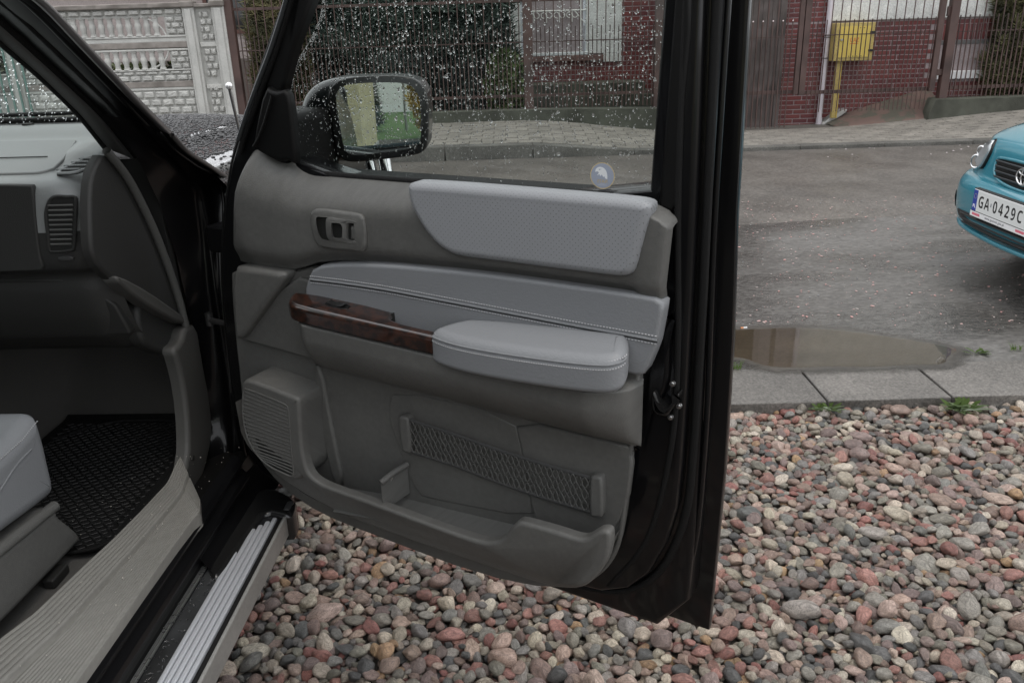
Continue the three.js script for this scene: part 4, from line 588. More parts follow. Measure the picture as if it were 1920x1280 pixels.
// ---------------------------------------------------------------- what stands behind the camera and shows in the door mirror
{
  const yh = thing('yellow_house', 'yellow rendered house wall reflected at the left in the door mirror', 'house', [-3.4, 0, 7.2]);
  part('wall', yh, box(-4, 1.93, -0.2, 3.2, 0, 1.6, 0.02), std({ color: C(0.68, 0.62, 0.38), roughness: 0.95, map: rc(tFine, 2) })); part('plinth', yh, box(-4.03, 1.95, -0.2, 0.12, -0.03, 1.6, 0.01), mat.concrete);
  part('roof', yh, boxUV(plate([[-4.5, 3.2], [2.3, 3.2], [-1.2, 5]], { z0: -0.4, h: 2.4, r: 0.02, k: 0, on: 'Z' })), std({ color: C(0.16, 0.06, 0.05), roughness: 0.8 }));
  const w = new THREE.Group(); w.name = 'window'; yh.add(w); part('pane', w, box(-1.4, 0, 1.2, 2.6, -0.01, 0.0), std({ color: C(0.03), roughness: 0.06 })); part('frame', w, M(box(-1.46, -1.4, 1.14, 2.66, -0.04, 0), box(0, 0.06, 1.14, 2.66, -0.04, 0), box(-1.4, 0, 2.6, 2.66, -0.04, 0), box(-1.4, 0, 1.14, 1.2, -0.04, 0)), mat.plaster);
  const ph = thing('pale_building', 'pale grey building filling the top right of the door mirror', 'building', [-1, 0, 16.5]);
  part('wall', ph, box(-9, 9, -0.2, 3.6, 0, 5, 0.05), std({ color: C(0.78, 0.77, 0.76), roughness: 0.95 })); part('cornice', ph, box(-9.1, 9.1, 3.6, 3.8, -0.1, 5, 0.03), mat.concrete);
  struct('lawn', flat(-10, 14, 10.6, 24, -0.06), std({ color: C(0.085, 0.16, 0.035), roughness: 1, map: rc(tFine, 1) }));
  const bark = std({ color: C(0.07, 0.05, 0.04), roughness: 1 });
  const fo = thing('forsythia', 'yellow flowering forsythia bush at the right of the door mirror', 'shrub', [-0.50, 0, 10.5]);
  part('stem', fo, M(rod([0, 0, 0], [0.2, 1.2, 0], 0.02), rod([0, 0, 0], [-0.2, 1.1, 0.1], 0.02)), bark);
  crown(fo, 51, 2500, (a, t) => [0.62 * Math.sin(Math.PI * (0.25 + 0.6 * t)), 0.05 + 1.7 * t, 1], leafG, 0.08, [[0.62, 0.43, 0.03], [0.45, 0.33, 0.04]], true);
  const co = thing('garden_conifer', 'dark green conifer in the middle of the door mirror', 'conifer', [-2.0, 0, 12.0]);
  part('trunk', co, new THREE.CylinderGeometry(0.02, 0.05, 1.2, 10).translate(0, 0.6, 0), bark);
  crown(co, 52, 2500, (a, t) => [0.24 * (1.02 - t), 0.05 + 1.5 * t, 1], sprig, 0.14, [[0.03, 0.05, 0.03], [0.07, 0.10, 0.05]]);
  const wf = thing('garden_fence', 'thin grey garden fence posts in the door mirror', 'fence', [-1.9, 0, 12]); for (const x of [-0.35, 0.6, 1.6]) part('post', wf, rod([x, -0.1, 0], [x, 1.9, 0], 0.025), mat.steel); part('rail', wf, rod([-0.35, 1.85, 0], [1.6, 1.85, 0], 0.01), mat.steel);
  const gh = thing('garden_hedge', 'tall dark hedge left of the car mirrored faintly in the window glass', 'hedge', [-6.2, 0, 0.5]);
  part('stem', gh, rod([0, 0, 0], [0, 1.5, 0], 0.05), bark);
  crown(gh, 53, 9000, (a, t) => [1.1 * Math.sin(Math.PI * (0.3 + 0.5 * t)), 0.05 + 3.2 * t, 3.2], leafG, 0.2, [[0.03, 0.04, 0.02], [0.06, 0.075, 0.03]]);
}

// ---------------------------------------------------------------- the black off-road car (its own axes: x outwards, z to the rear, 0 at the door hinge)
const car = thing('off_road_car', 'black off-road car with grey leather cabin and its front passenger door open on gravel', 'car', [-0.627, 0, -1.711], THREE.MathUtils.degToRad(-2.5));
const grp = (name, parent = car) => { const g = new THREE.Group(); g.name = name; parent.add(g); return g; };
const on3 = (z, p) => p.map(q => [q[0], q[1], z]), onX = (x, p) => p.map(q => [x, q[1], q[0]]);
const strip = (a, b, bulge = 0, n = 24, m = 6, dir = [1, 0, 1]) => sheet((s, t) => { const p = along(a, t), q = along(b, t), k = bulge * Math.sin(Math.PI * s); return p.map((c, i) => lerp(c, q[i], s) + dir[i] * k); }, m, n);
{
  // A pillar, its trim and the jamb that carries the hinges
  const e1 = onX(-0.215, [[0.2798,1.4931],[0.2166,1.4417],[0.1283,1.3849],[0.0248,1.3077],[-0.0542,1.2307]]), e2 = onX(-0.185, [[0.3146,1.5187],[0.2505,1.4763],[0.1387,1.4029],[-0.0074,1.3037],[-0.1358,1.1862]]), e3 = onX(-0.085, [[0.4174,1.5508],[0.3001,1.5045],[0.193,1.434],[0.0638,1.3466],[-0.0852,1.2508]]);
  const up = (p, d) => [p[0].map((c, i) => c + (p[0][i] - p[2][i]) * d), ...p];
  const pt = grp('pillar_trim'); part('cover', pt, strip(up(e1, 1.6), up(e2, 1.6), 0.016, 30, 10), std({ color: C(0.06, 0.06, 0.058), roughness: 0.5, bumpMap: tGrain, bumpScale: 0.0003 }));
  part('seal', pt, tube(up(e2, 1.6), 0.011, 10, 60), mat.rubber);
  part('inner_edge', pt, tube(up(e1, 1.6).map(p => [p[0] + 0.002, p[1], p[2]]), 0.006, 8, 60), mat.rubber);
  const pil = grp('a_pillar'); part('pillar_face', pil, strip(up(e2, 1.6), up(e3, 1.6), 0.012, 30, 12), mat.paint);
  const mid = k => up(e2, 1.6).map((p, i) => p.map((c, j) => lerp(c, up(e3, 1.6)[i][j], k) + [0.008, 0, 0.008][j]));
  part('seal_lip', pil, tube(mid(0.38), 0.006, 8, 60), mat.rubber); part('seal_lip', pil, tube(mid(0.72), 0.005, 8, 60), mat.paint);
  part('drip_rail', pil, tube(up(e3, 1.6), 0.0075, 10, 60), std({ color: C(0.35, 0.34, 0.34), metalness: 0.9, roughness: 0.28 }));
  part('pillar_back', pil, strip(up(e3, 1.6), up(e1, 1.6).map(p => [p[0], p[1] + 0.02, p[2] - 0.09]), -0.01, 30, 4), mat.paint);
  const jl = onX(-0.135, [[0.0879,1.312],[0.0274,1.2629],[-0.0333,1.2011],[-0.0888,1.1003],[-0.1217,0.9775],[-0.1327,0.8458],[-0.1532,0.7577],[-0.1593,0.6286],[-0.1493,0.5311],[-0.0922,0.4724],[-0.0288,0.4204],[-0.0153,0.3573]]), jr = onX(-0.03, [[0.0385,1.2647],[-0.016,1.2271],[-0.1047,1.1862],[-0.2488,1.1214],[-0.2153,1.0274],[-0.1717,0.91],[-0.1407,0.7878],[-0.1258,0.6843],[-0.1073,0.5799],[-0.1196,0.471],[-0.1964,0.3499],[-0.2419,0.2818]]);
  const jamb = sheet((s, t) => { const i = t * 11, k = Math.min(10, Math.floor(i)), f = i - k, p = jl[k].map((c, j) => lerp(c, jl[k + 1][j], f)), q = jr[k].map((c, j) => lerp(c, jr[k + 1][j], f)), u = -0.03 * Math.sin(Math.PI * s) + 0.012 * Math.exp(-Math.pow((s - 0.55) / 0.09, 2)); return p.map((c, j) => lerp(c, q[j], s) + [0.2, 0, 1][j] * u); }, 30, 44);
  part('door_jamb', car, jamb, mat.paint);
  part('inner_wing', car, box(-0.30, -0.14, 0.84, 1.20, -0.125, -0.10), mat.dark);
  part('jamb_ridge', car, tube(jl.map((p, i) => p.map((c, j) => lerp(c, jr[i][j], 0.86) + [0, 0, 0.008][j])), 0.004, 8, 60), mat.paint);
  // fender and bonnet beaded with rain
  const bead = tex(512, (() => { const r = rng(9), H = new Float32Array(512 * 512); for (let i = 0; i < 2600; i++) { const x = r() * 512, y = r() * 512, R = 3 + 7 * r() * r(); for (let j = -R; j <= R; j++) for (let k = -R; k <= R; k++) { const d = Math.hypot(j, k) / R; if (d < 1) { const a = (((Math.floor(x + k)) % 512) + 512) % 512, b = (((Math.floor(y + j)) % 512) + 512) % 512; H[b * 512 + a] = Math.max(H[b * 512 + a], R / 10 * Math.sqrt(1 - d * d)); } } } return (u, v, i, j) => H[j * 512 + i]; })(), 1 / 0.22, false);
  const wet = phy({ color: C(0.006), roughness: 0.16, clearcoat: 0.9, clearcoatRoughness: 0.04, specularIntensity: 1, bumpMap: bead, bumpScale: 0.006, name: 'wet black paint' });
  const wet2 = phy({ color: C(0.006), roughness: 0.12, clearcoat: 1, clearcoatRoughness: 0.03, bumpMap: bead, bumpScale: 0.004 });
  const hood = (x, z) => { const c = clamp((x + 0.80) / 0.76, -1, 1), t = clamp((-0.05 - z) / 1.55); return 1.158 + 0.045 * (1 - c * c) + 0.005 * sst(-0.26, -0.29, x) - 0.012 * t - 0.05 * Math.pow(t, 6); };
  part('bonnet', car, sheet((s, t) => { const z = lerp(-0.20, -1.60, t), x = lerp(-1.5, lerp(-0.25, -0.20, t), s); return [x, hood(x, z) - (s > 0.985 ? 0.012 : 0), z]; }, 70, 40, null, null, q => [q[0], q[2]]), wet);
  const fn = grp('fender');
  part('top', fn, sheet((s, t) => { const z = lerp(-0.165, -1.60, t), x0 = lerp(-0.248, -0.198, t), a = s * 1.75, b = Math.max(0, a - 0.6) / 1.15; const x = a < 0.6 ? lerp(x0, -0.075, a / 0.6) : lerp(-0.075, 0.0, Math.sin(b * 1.5708)); const y = hood(Math.min(x, -0.075), z) - (a < 0.6 ? 0 : 0.075 * (1 - Math.cos(b * 1.5708))); return [x, y - (s === 0 ? 0.012 : 0), z]; }, 24, 60, null, null, q => [q[0], q[2]]), wet2);
  part('side', fn, sheet((s, t) => [0.0 + 0.012 * Math.sin(s * 3), lerp(1.088, 0.45, s), lerp(-0.165, -1.60, t)], 12, 20), mat.paint);
  const hem = onX(-0.03, [[0.0389,1.2637],[-0.0155,1.2261],[-0.1043,1.1852],[-0.1789,1.1519],[-0.2483,1.1202]]); part('edge', fn, tube(hem.map(p => [p[0] + 0.004, p[1], p[2]]), 0.005, 8, 40), std({ color: C(0.16, 0.15, 0.145), metalness: 0.6, roughness: 0.3 }));
  const br = rng(71), bd = []; for (let i = 0; i < 9000; i++) { const x = lerp(-0.62, -0.03, br()), z = lerp(-0.17, -1.5, Math.pow(br(), 0.8)), s = 0.002 + 0.0045 * br() * br(); if (x > -0.11 && br() < 0.85) continue; bd.push(mtx(V(x, hood(Math.min(x, -0.075), z) + 0.0004, z), [0, br() * 6, 0], V(s * (0.8 + 0.6 * br()), s * 0.62, s))); }
  copies('raindrop', car, new THREE.SphereGeometry(1, 10, 7), phy({ color: C(0.02, 0.02, 0.021), roughness: 0.05, ior: 1.4 }), bd);
  part('cowl', car, box(-1.5, -0.17, 1.165, 1.20, -0.29, -0.12, 0.01), mat.frame);
  const an = grp('antenna'); part('mast', an, rod(...(p => [[-0.04, p[0][1], p[0][0]], [-0.04, p[1][1] - 0.05, p[1][0]]])([[-0.3489,1.3209],[-0.3893,1.2145]]), 0.0038, 10), mat.steel); const sp = new THREE.SphereGeometry(0.0085, 16, 12); sp.translate(...(p => [-0.04, p[0][1], p[0][0]])([[-0.349,1.3294]])); part('tip', an, sp, std({ color: C(0.85), metalness: 0.6, roughness: 0.15 }));
  // windscreen with rain and the wiper
  part('windscreen', car, strip([[-1.5, 1.262, -0.22], [-1.38, 1.80, 0.46]], [[-0.19, 1.262, -0.22], [-0.32, 1.80, 0.46]], 0, 1, 1), mat.glass);
  const wr = rng(61), wd = []; for (let i = 0; i < 1500; i++) { const u = wr(), v = wr() * 0.45, s = 0.0009 + 0.0016 * wr() * wr(); wd.push(mtx(V(lerp(-0.8, -0.2, u), 1.262 + 0.538 * v + 0.003, -0.22 + 0.68 * v - 0.002), [-0.67, 0, 0], V(s, s * 1.25, s * 0.7))); }
  copies('raindrop', car, new THREE.SphereGeometry(1, 10, 8), mat.drop, wd);
  part('wiper', car, M(rod([-1.1, 1.275, -0.245], [-0.27, 1.272, -0.238], 0.007), rod([-1.1, 1.282, -0.225], [-0.3, 1.29, -0.215], 0.005)), mat.frame);
  part('screen_border', car, box(-1.5, -0.19, 1.245, 1.268, -0.225, -0.185, 0.004), mat.dark);
}
{ // dashboard
  const d = grp('dashboard'), prof = [[-0.235, 1.250], [-0.205, 1.2665], [-0.165, 1.2655], [-0.145, 1.258], [-0.12, 1.245], [-0.085, 1.240], [-0.05, 1.236], [0.03, 1.223], [0.10, 1.210], [0.145, 1.202], [0.160, 1.197], [0.170, 1.187], [0.174, 1.17], [0.175, 1.10], [0.172, 1.045], [0.165, 1.03], [0.145, 1.018], [0.135, 1.005], [0.142, 0.985], [0.13, 0.93], [0.11, 0.885], [0.10, 0.868], [0.085, 0.855], [0.04, 0.82], [-0.1, 0.78]];
  const c = new THREE.CatmullRomCurve3(prof.map(p => V(0, p[1], p[0])), false, 'centripetal'), P = c.getSpacedPoints(110);
  const end = t => lerp(-0.150, -0.205, sst(0.45, 0.28, t)); // the right end, wider towards the screen
  const dp = (s, i) => { const t = i / 110, p = P[i], x = lerp(-1.5, end(t), s), k = sst(0.93, 1, s); const deep = t < 0.32 ? 0.012 * sst(-0.30, -0.22, x) * sst(0.1, 0.2, t) * (1 - sst(0.24, 0.32, t)) : 0; return [x, p.y + deep - 0.02 * k * k * k * (t < 0.5 ? 1 : 0), p.z - 0.03 * k * k * k]; }, cut = 56;
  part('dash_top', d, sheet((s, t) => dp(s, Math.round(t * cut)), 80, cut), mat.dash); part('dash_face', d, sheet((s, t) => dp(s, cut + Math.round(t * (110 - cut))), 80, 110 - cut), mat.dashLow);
  const ep = [[0.1456,1.2224],[0.0963,1.2438],[0.0436,1.1997],[-0.0144,1.1305],[-0.0534,1.0532],[-0.086,0.9478],[-0.1074,0.8232],[-0.0634,0.8467],[0.0334,0.9098],[0.1171,0.9707],[0.1812,1.0209],[0.218,1.0678],[0.2014,1.1261],[0.1755,1.1882]]; part('end_panel', d, plate(ep, { z0: -0.155, h: 0.02, r: 0.008, on: 'X' }), std({ color: C(0.018, 0.0177, 0.0165), roughness: 0.6, bumpMap: tGrain, bumpScale: 0.0003 }));
  const yT = (x, z) => { let i = 1; while (i < prof.length - 1 && prof[i][0] < z) i++; return lerp(prof[i - 1][1], prof[i][1], clamp((z - prof[i - 1][0]) / (prof[i][0] - prof[i - 1][0]))); };
  const lid = [[-1.0, -0.095], [-0.305, -0.095], [-0.285, -0.085], [-0.238, 0.09], [-0.255, 0.118], [-0.275, 0.122], [-1.0, 0.122]];
  part('airbag_lid', d, plate(lid, { z0: -0.004, h: 0.0085, r: 0.003, k: 1, inner: [0.004], on: 'Y', zf: (x, z) => yT(x, z) - 0.0002 }), std({ color: C(0.17, 0.178, 0.176), roughness: 0.45, bumpMap: tGrain, bumpScale: 0.0003 }));
  part('lid_seam', d, tube([[-1, yT(0, 0.03) + 0.0042, 0.03], [-0.29, yT(0, 0.03) + 0.0042, 0.03]], 0.0011, 6, 4), mat.dark);
  // top side vent
  const tv = grp('air_vent', car); const o = [[-0.232, 0.128], [-0.212, 0.045], [-0.200, 0.028], [-0.165, 0.026], [-0.153, 0.038], [-0.172, 0.10], [-0.188, 0.128]];
  part('vent_rim', tv, prism(o, [inset(area(o) > 0 ? o : o.slice().reverse(), 0.005)], { z0: 0, h: 0.006, r: 0.0015, k: 1, on: 'Y' }).translate(0, 0, 0), mat.dash); { const g = tv.children[0].geometry, p = g.attributes.position; for (let i = 0; i < p.count; i++) p.setY(i, p.getY(i) + yT(0, p.getZ(i)) - 0.001); g.computeVertexNormals(); }
  part('vent_recess', tv, plate(o, { z0: 0, h: 0.0035, r: 0.001, k: 1, on: 'Y', zf: (x, z) => yT(x, z) - 0.001 }), mat.dark);
  for (let i = 0; i < 4; i++) { const z = 0.048 + i * 0.0205, x0 = -0.216 - i * 0.005, x1 = -0.162 - i * 0.0075; part('vent_slat', tv, rod([x0, yT(0, z) + 0.0045, z], [x1, yT(0, z) + 0.0045, z], 0.0022, 8), mat.dash); }
  // face vent
  const fv = grp('air_vent', car), q = [[-0.2244,1.1708],[-0.1681,1.1735],[-0.1669,1.1655],[-0.1913,1.0746],[-0.1974,1.0706],[-0.2373,1.0683],[-0.2397,1.0756]];
  part('vent_rim', fv, tube(chaikin(q, 1).map(p => [p[0], p[1], 0.176]), 0.0032, 8, 90, 0, true), mat.dashLow); part('vent_recess', fv, plate(q, { z0: 0.168, h: 0.0085, r: 0.001, k: 1 }), mat.dark);
  const yA = q[0][1], yB = q[4][1]; for (let i = 1; i < 10; i++) { const y = lerp(yA - 0.004, yB + 0.004, i / 10); part('vent_slat', fv, rod([lerp(q[0][0], q[6][0], i / 10) + 0.005, y, 0.178], [lerp(q[2][0], q[3][0], i / 10) - 0.004, y, 0.178], 0.002, 6), std({ color: C(0.10, 0.10, 0.095), roughness: 0.5 })); }
  const knob = [[-0.2268,1.0602],[-0.1968,1.0596],[-0.1978,1.0501],[-0.2279,1.0508]]; part('vent_wheel', fv, plate(knob, { z0: 0.168, h: 0.009, r: 0.003, k: 1 }), std({ color: C(0.05), roughness: 0.5 }));
  // glove box lids
  const gb = [[-0.4241,1.2008],[-0.2444,1.1976],[-0.2411,1.1906],[-0.2523,1.1227],[-0.2594,1.0629],[-0.2568,1.0344],[-0.2826,1.0318],[-0.4726,1.0313]], gl = grp('glove_box', car); part('lid', gl, plate(gb, { z0: 0.168, h: 0.0115, r: 0.004, k: 1 }), mat.dashLow);
  const lo = [[-0.5363,1.011],[-0.254,1.0055],[-0.2458,0.9943],[-0.1687,0.9619],[-0.1549,0.8801],[-0.1595,0.8687],[-0.5753,0.878]]; part('lower_lid', gl, plate(lo, { z0: 0.10, h: 0.034, r: 0.006, k: 1, zf: (x, y) => -0.28 * (0.985 - y) }), std({ color: C(0.022, 0.022, 0.0205), roughness: 0.6 }));
  const wedge = [[0.1743,1.0136],[0.1569,1.0149],[0.0514,0.9488],[-0.0708,0.8569],[-0.118,0.8195],[-0.1018,0.8174],[-0.013,0.8671],[0.1039,0.9496]]; part('dash_wing', d, plate(wedge, { z0: -0.155, h: 0.030, r: 0.006, on: 'X' }), mat.kick);
  const under = [[0.0505,0.9324],[-0.043,0.8567],[-0.1388,0.8042],[-0.1186,0.7714],[-0.0663,0.7626],[-0.0114,0.7821],[0.0553,0.8261],[0.0724,0.857],[0.0704,0.8968]]; part('dash_corner', d, plate(under, { z0: -0.18, h: 0.03, r: 0.012, on: 'X' }), mat.dashLow);
  const sd = new THREE.CylinderGeometry(0.012, 0.013, 0.006, 16); sd.translate(-0.45, 1.2685, -0.19); part('light_sensor', d, sd, mat.dark);
}
{ // grey edge strip, kick panel, sill and floor
  const st = onX(-0.128, [[0.1049,1.2457],[0.0429,1.1802],[-0.016,1.0779],[-0.055,0.9809],[-0.0821,0.8821],[-0.0912,0.8183]]); part('edge_strip', car, tube(st, 0.0085, 10, 60), std({ color: C(0.07, 0.07, 0.066), roughness: 0.55 }));
  const ks = [[-0.0743,0.8244],[-0.1364,0.8085],[-0.1332,0.7242],[-0.1351,0.6252],[-0.1245,0.5435],[-0.0817,0.4929],[-0.0105,0.4532],[0.0645,0.4417],[0.1613,0.4486],[0.1951,0.4843],[0.0979,0.504],[0.0298,0.5374],[0.0002,0.6069],[-0.0155,0.6936],[-0.0088,0.7684],[0.0015,0.7981],[-0.0454,0.799]];
  part('kick_panel', car, plate(ks, { z0: -0.15, h: 0.03, r: 0.012, on: 'X', seg: 5 }), mat.kick);
  const scr = new THREE.CylinderGeometry(0.006, 0.006, 0.004, 14); scr.rotateZ(Math.PI / 2); const sq = [[0.0129,0.5335]][0]; scr.translate(-0.1185, sq[1], sq[0]); part('screw', car, scr, mat.dark);
  const sill = grp('door_sill'), inner = [[-0.2148,0.7414],[-0.1857,0.6311],[-0.1661,0.5742],[-0.1485,0.4427],[-0.135,0.3593],[-0.1252,0.2628],[-0.1174,0.1525],[-0.118,0.0719]], outer = [[-0.0011,0.8033],[-0.0012,0.7304],[-0.0014,0.6485],[-0.0016,0.5048],[-0.001,0.3814],[0.0004,0.3027],[0.0036,0.2723],[-0.0135,0.2284]];
  const pr = [...Array(321).keys()].map(i => i / 320), prY = s => { let y = 0.55; if (s < 0.42) y += 0.0026 * Math.pow(Math.abs(Math.sin(s / 0.42 * Math.PI * 7)), 0.5) ; else if (s > 0.49 && s < 0.93) y += 0.0020 * Math.pow(Math.abs(Math.sin((s - 0.49) / 0.44 * Math.PI * 13)), 0.6); y -= 0.007 * Math.exp(-Math.pow((s - 0.45) / 0.03, 2)); y -= 0.03 * sst(0.96, 1, s) + 0.03 * sst(0.03, 0, s); return y; };
  part('scuff_plate', sill, sheet((s, t) => { const a = along(inner, t), b = along(outer, t); return [lerp(a[0], b[0], s), prY(s) + 0.02 * sst(0.86, 1, t) * (1 - s), lerp(a[1], b[1], s)]; }, 320, 60, pr), std({ color: C(0.205, 0.20, 0.188), roughness: 0.45, map: rc(tPale, 3), bumpMap: tGrain, bumpScale: 0.0002 }));
  const bs = [[-0.012, 0.545], [0.004, 0.535], [0.012, 0.525], [0.004, 0.51], [0.016, 0.497], [0.020, 0.485], [0.010, 0.465], [0.0, 0.44], [0.0, 0.38]];
  part('painted_sill', sill, sheet((s, t) => { const i = s * 8, k = Math.min(7, Math.floor(i)), f = i - k; return [lerp(bs[k][0], bs[k + 1][0], f) - 0.01, lerp(bs[k][1], bs[k + 1][1], f), lerp(0.02, 1.9, t)]; }, 48, 10), mat.paint);
  part('sill_front', sill, sheet((s, t) => [lerp(-0.03, 0.03, s) + 0.02 * t, 0.42 + 0.10 * Math.pow(1 - s, 1.5) * (1 - t * 0.6), lerp(0.3, -0.12, t)], 12, 16), mat.paint);
  // running board
  const rb = grp('running_board'), Y = 0.43, xr = [[0.112,0.5001],[0.1032,0.5],[0.0935,0.5],[0.0818,0.5],[0.0701,0.5],[0.0584,0.5],[0.0359,0.4999],[0.0036,0.4999],[-0.0199,0.4998]].map(q => q[0]), z0 = 0.075, z1 = 1.9;
  const bw = (a, b, y0, y1, z = z0, r = 0.003) => box(a, b, y0, y1, z, z1, r);
  part('edge_trim', rb, bw(xr[1] + 0.001, xr[0], Y - 0.05, Y, z0 + 0.005), std({ color: C(0.40, 0.395, 0.385), metalness: 0.35, roughness: 0.45, map: rc(tPale, 4) })); part('edge_strip', rb, bw(xr[2], xr[1], Y - 0.03, Y - 0.004, z0 + 0.01), mat.rubber);
  part('board', rb, box(-0.05, xr[2], Y - 0.04, Y - 0.006, z0 - 0.02, z1, 0.004), std({ color: C(0.02, 0.021, 0.023), roughness: 0.25 }));
  const ribW = (xr[2] - xr[6]) / 5; for (let i = 0; i < 5; i++) part('tread_rib', rb, box(xr[6] + i * ribW + 0.0007, xr[6] + (i + 1) * ribW - 0.0007, Y - 0.008, Y + 0.002, 0.105 + 0.012 * (4 - i) * 1.2 + (i === 0 ? 0.07 : 0), z1, 0.0030), mat.alu);
  part('middle_strip', rb, bw(xr[7], xr[6] - 0.001, Y - 0.008, Y - 0.003, 0.26, 0.001), std({ color: C(0.085, 0.09, 0.095), metalness: 0.5, roughness: 0.3, map: rc(tStain, 3) }));
  for (let i = 0; i < 5; i++) part('inner_rib', rb, box(xr[8] + i * 0.004, xr[8] + i * 0.004 + 0.0028, Y - 0.006, Y + 0.0005, 0.28, z1, 0.0014), std({ color: C(0.42, 0.42, 0.40), metalness: 0.8, roughness: 0.45 }));
  const capO = [[0.1172,0.0333],[0.1248,0.0784],[0.1224,0.1088],[0.0598,0.0863],[0.0559,0.1457],[0.0474,0.2247],[0.0449,0.3064],[0.0339,0.3353],[0.0052,0.2938],[0.0051,0.2431],[-0.0027,0.1347],[0.0025,0.013],[0.0338,-0.0297]]; part('end_cap', rb, plate(capO, { z0: Y - 0.06, h: 0.066, r: 0.012, on: 'Y' }), std({ color: C(0.012), roughness: 0.18 }));
  part('cap_lip', rb, box(xr[1] - 0.004, xr[0] + 0.004, Y - 0.055, Y + 0.008, 0.045, 0.085, 0.005), std({ color: C(0.05), roughness: 0.4 }));
  part('bracket', rb, box(-0.15, 0.02, 0.3, Y - 0.035, 0.3, 0.36, 0.01), mat.frame);
  // floor, firewall, tunnel
  part('carpet', car, sheet((s, t) => { const x = lerp(-0.82, -0.14, s), z = lerp(-0.62, 1.4, t); return [x, 0.485 + 0.36 * sst(-0.25, -0.62, z) + 0.28 * sst(-0.58, -0.78, x) + 0.02 * sst(-0.22, -0.15, x) + 0.004 * fbm(s, t, 12, 3, 6), z]; }, 40, 60, null, null, q => [q[0], q[2]]), mat.carpet);
  part('firewall', car, box(-1.5, -0.1, 0.4, 1.08, -0.66, -0.62), mat.carpet);
  part('seat_rail', car, box(-0.245, -0.222, 0.487, 0.507, 0.375, 0.43, 0.004), mat.dark);
}
{ // front seat
  const s = grp('front_seat'), X = -0.25;
  const so = [[0.7447,0.7666],[0.4343,0.7772],[0.3685,0.7826],[0.3266,0.794],[0.3086,0.7951],[0.3025,0.7799],[0.2999,0.7379],[0.3027,0.6818],[0.3043,0.6415],[0.3137,0.6234],[0.3339,0.6203],[0.4912,0.6391],[0.7822,0.6743]];
  part('cushion', s, plate(so, { z0: -0.78, h: 0.53, r: 0.032, seg: 8, on: 'X', inner: [0.02] }), mat.leather);
  const seam = [[0.6031,0.7648],[0.4386,0.7669],[0.3654,0.7701],[0.3257,0.7793],[0.3106,0.7817]]; for (const d of [-0.004, 0.004]) { const st = []; const pts = seam.map(p => [X - 0.008 + d * 0.9, p[1] - 0.006 + d * 0.9, p[0]]); for (let i = 0; i < 60; i++) { const a = along(pts, i / 60), b = along(pts, (i + 0.6) / 60); st.push(rod(a, b, 0.0011, 5)); } part('stitching', s, M(st), mat.thread).userData.kind = 'stuff'; }
  const sm2 = onX(X - 0.0005, [[0.5579,0.6869],[0.4582,0.7191],[0.4038,0.7367],[0.3548,0.7425]]); part('side_seam', s, tube(sm2, 0.0022, 6, 60), mat.leather);
  const lo = [[0.8046,0.6663],[0.5176,0.6334],[0.4257,0.6247],[0.3597,0.6223],[0.3544,0.613],[0.3571,0.6018],[0.3286,0.5604],[0.308,0.5281],[0.3073,0.5152],[0.3169,0.5117],[0.4701,0.5174],[0.5637,0.5216],[0.8564,0.539]];
  const sc = grp('seat_base', car); part('side_cover', sc, plate(lo, { z0: -0.30, h: 0.065, r: 0.014, on: 'X', seg: 5, zf: (z, y) => 0.006 }), mat.trim);
  const lip = onX(-0.236, [[0.8015,0.6709],[0.515,0.6359],[0.4232,0.6265],[0.3536,0.6196]]); part('cover_lip', sc, tube(lip, 0.011, 10, 50), mat.trim);
  part('seat_frame', sc, box(-0.75, -0.29, 0.49, 0.64, 0.36, 0.9, 0.02), mat.frame);
  part('backrest', s, box(-0.77, -0.25, 0.72, 1.35, 0.95, 1.10, 0.05), mat.leather);
  part('driver_seat', car, M(box(-1.42, -0.95, 0.6, 0.79, 0.32, 0.9, 0.05), box(-1.42, -0.95, 0.72, 1.35, 0.95, 1.1, 0.05)), mat.leather);
}
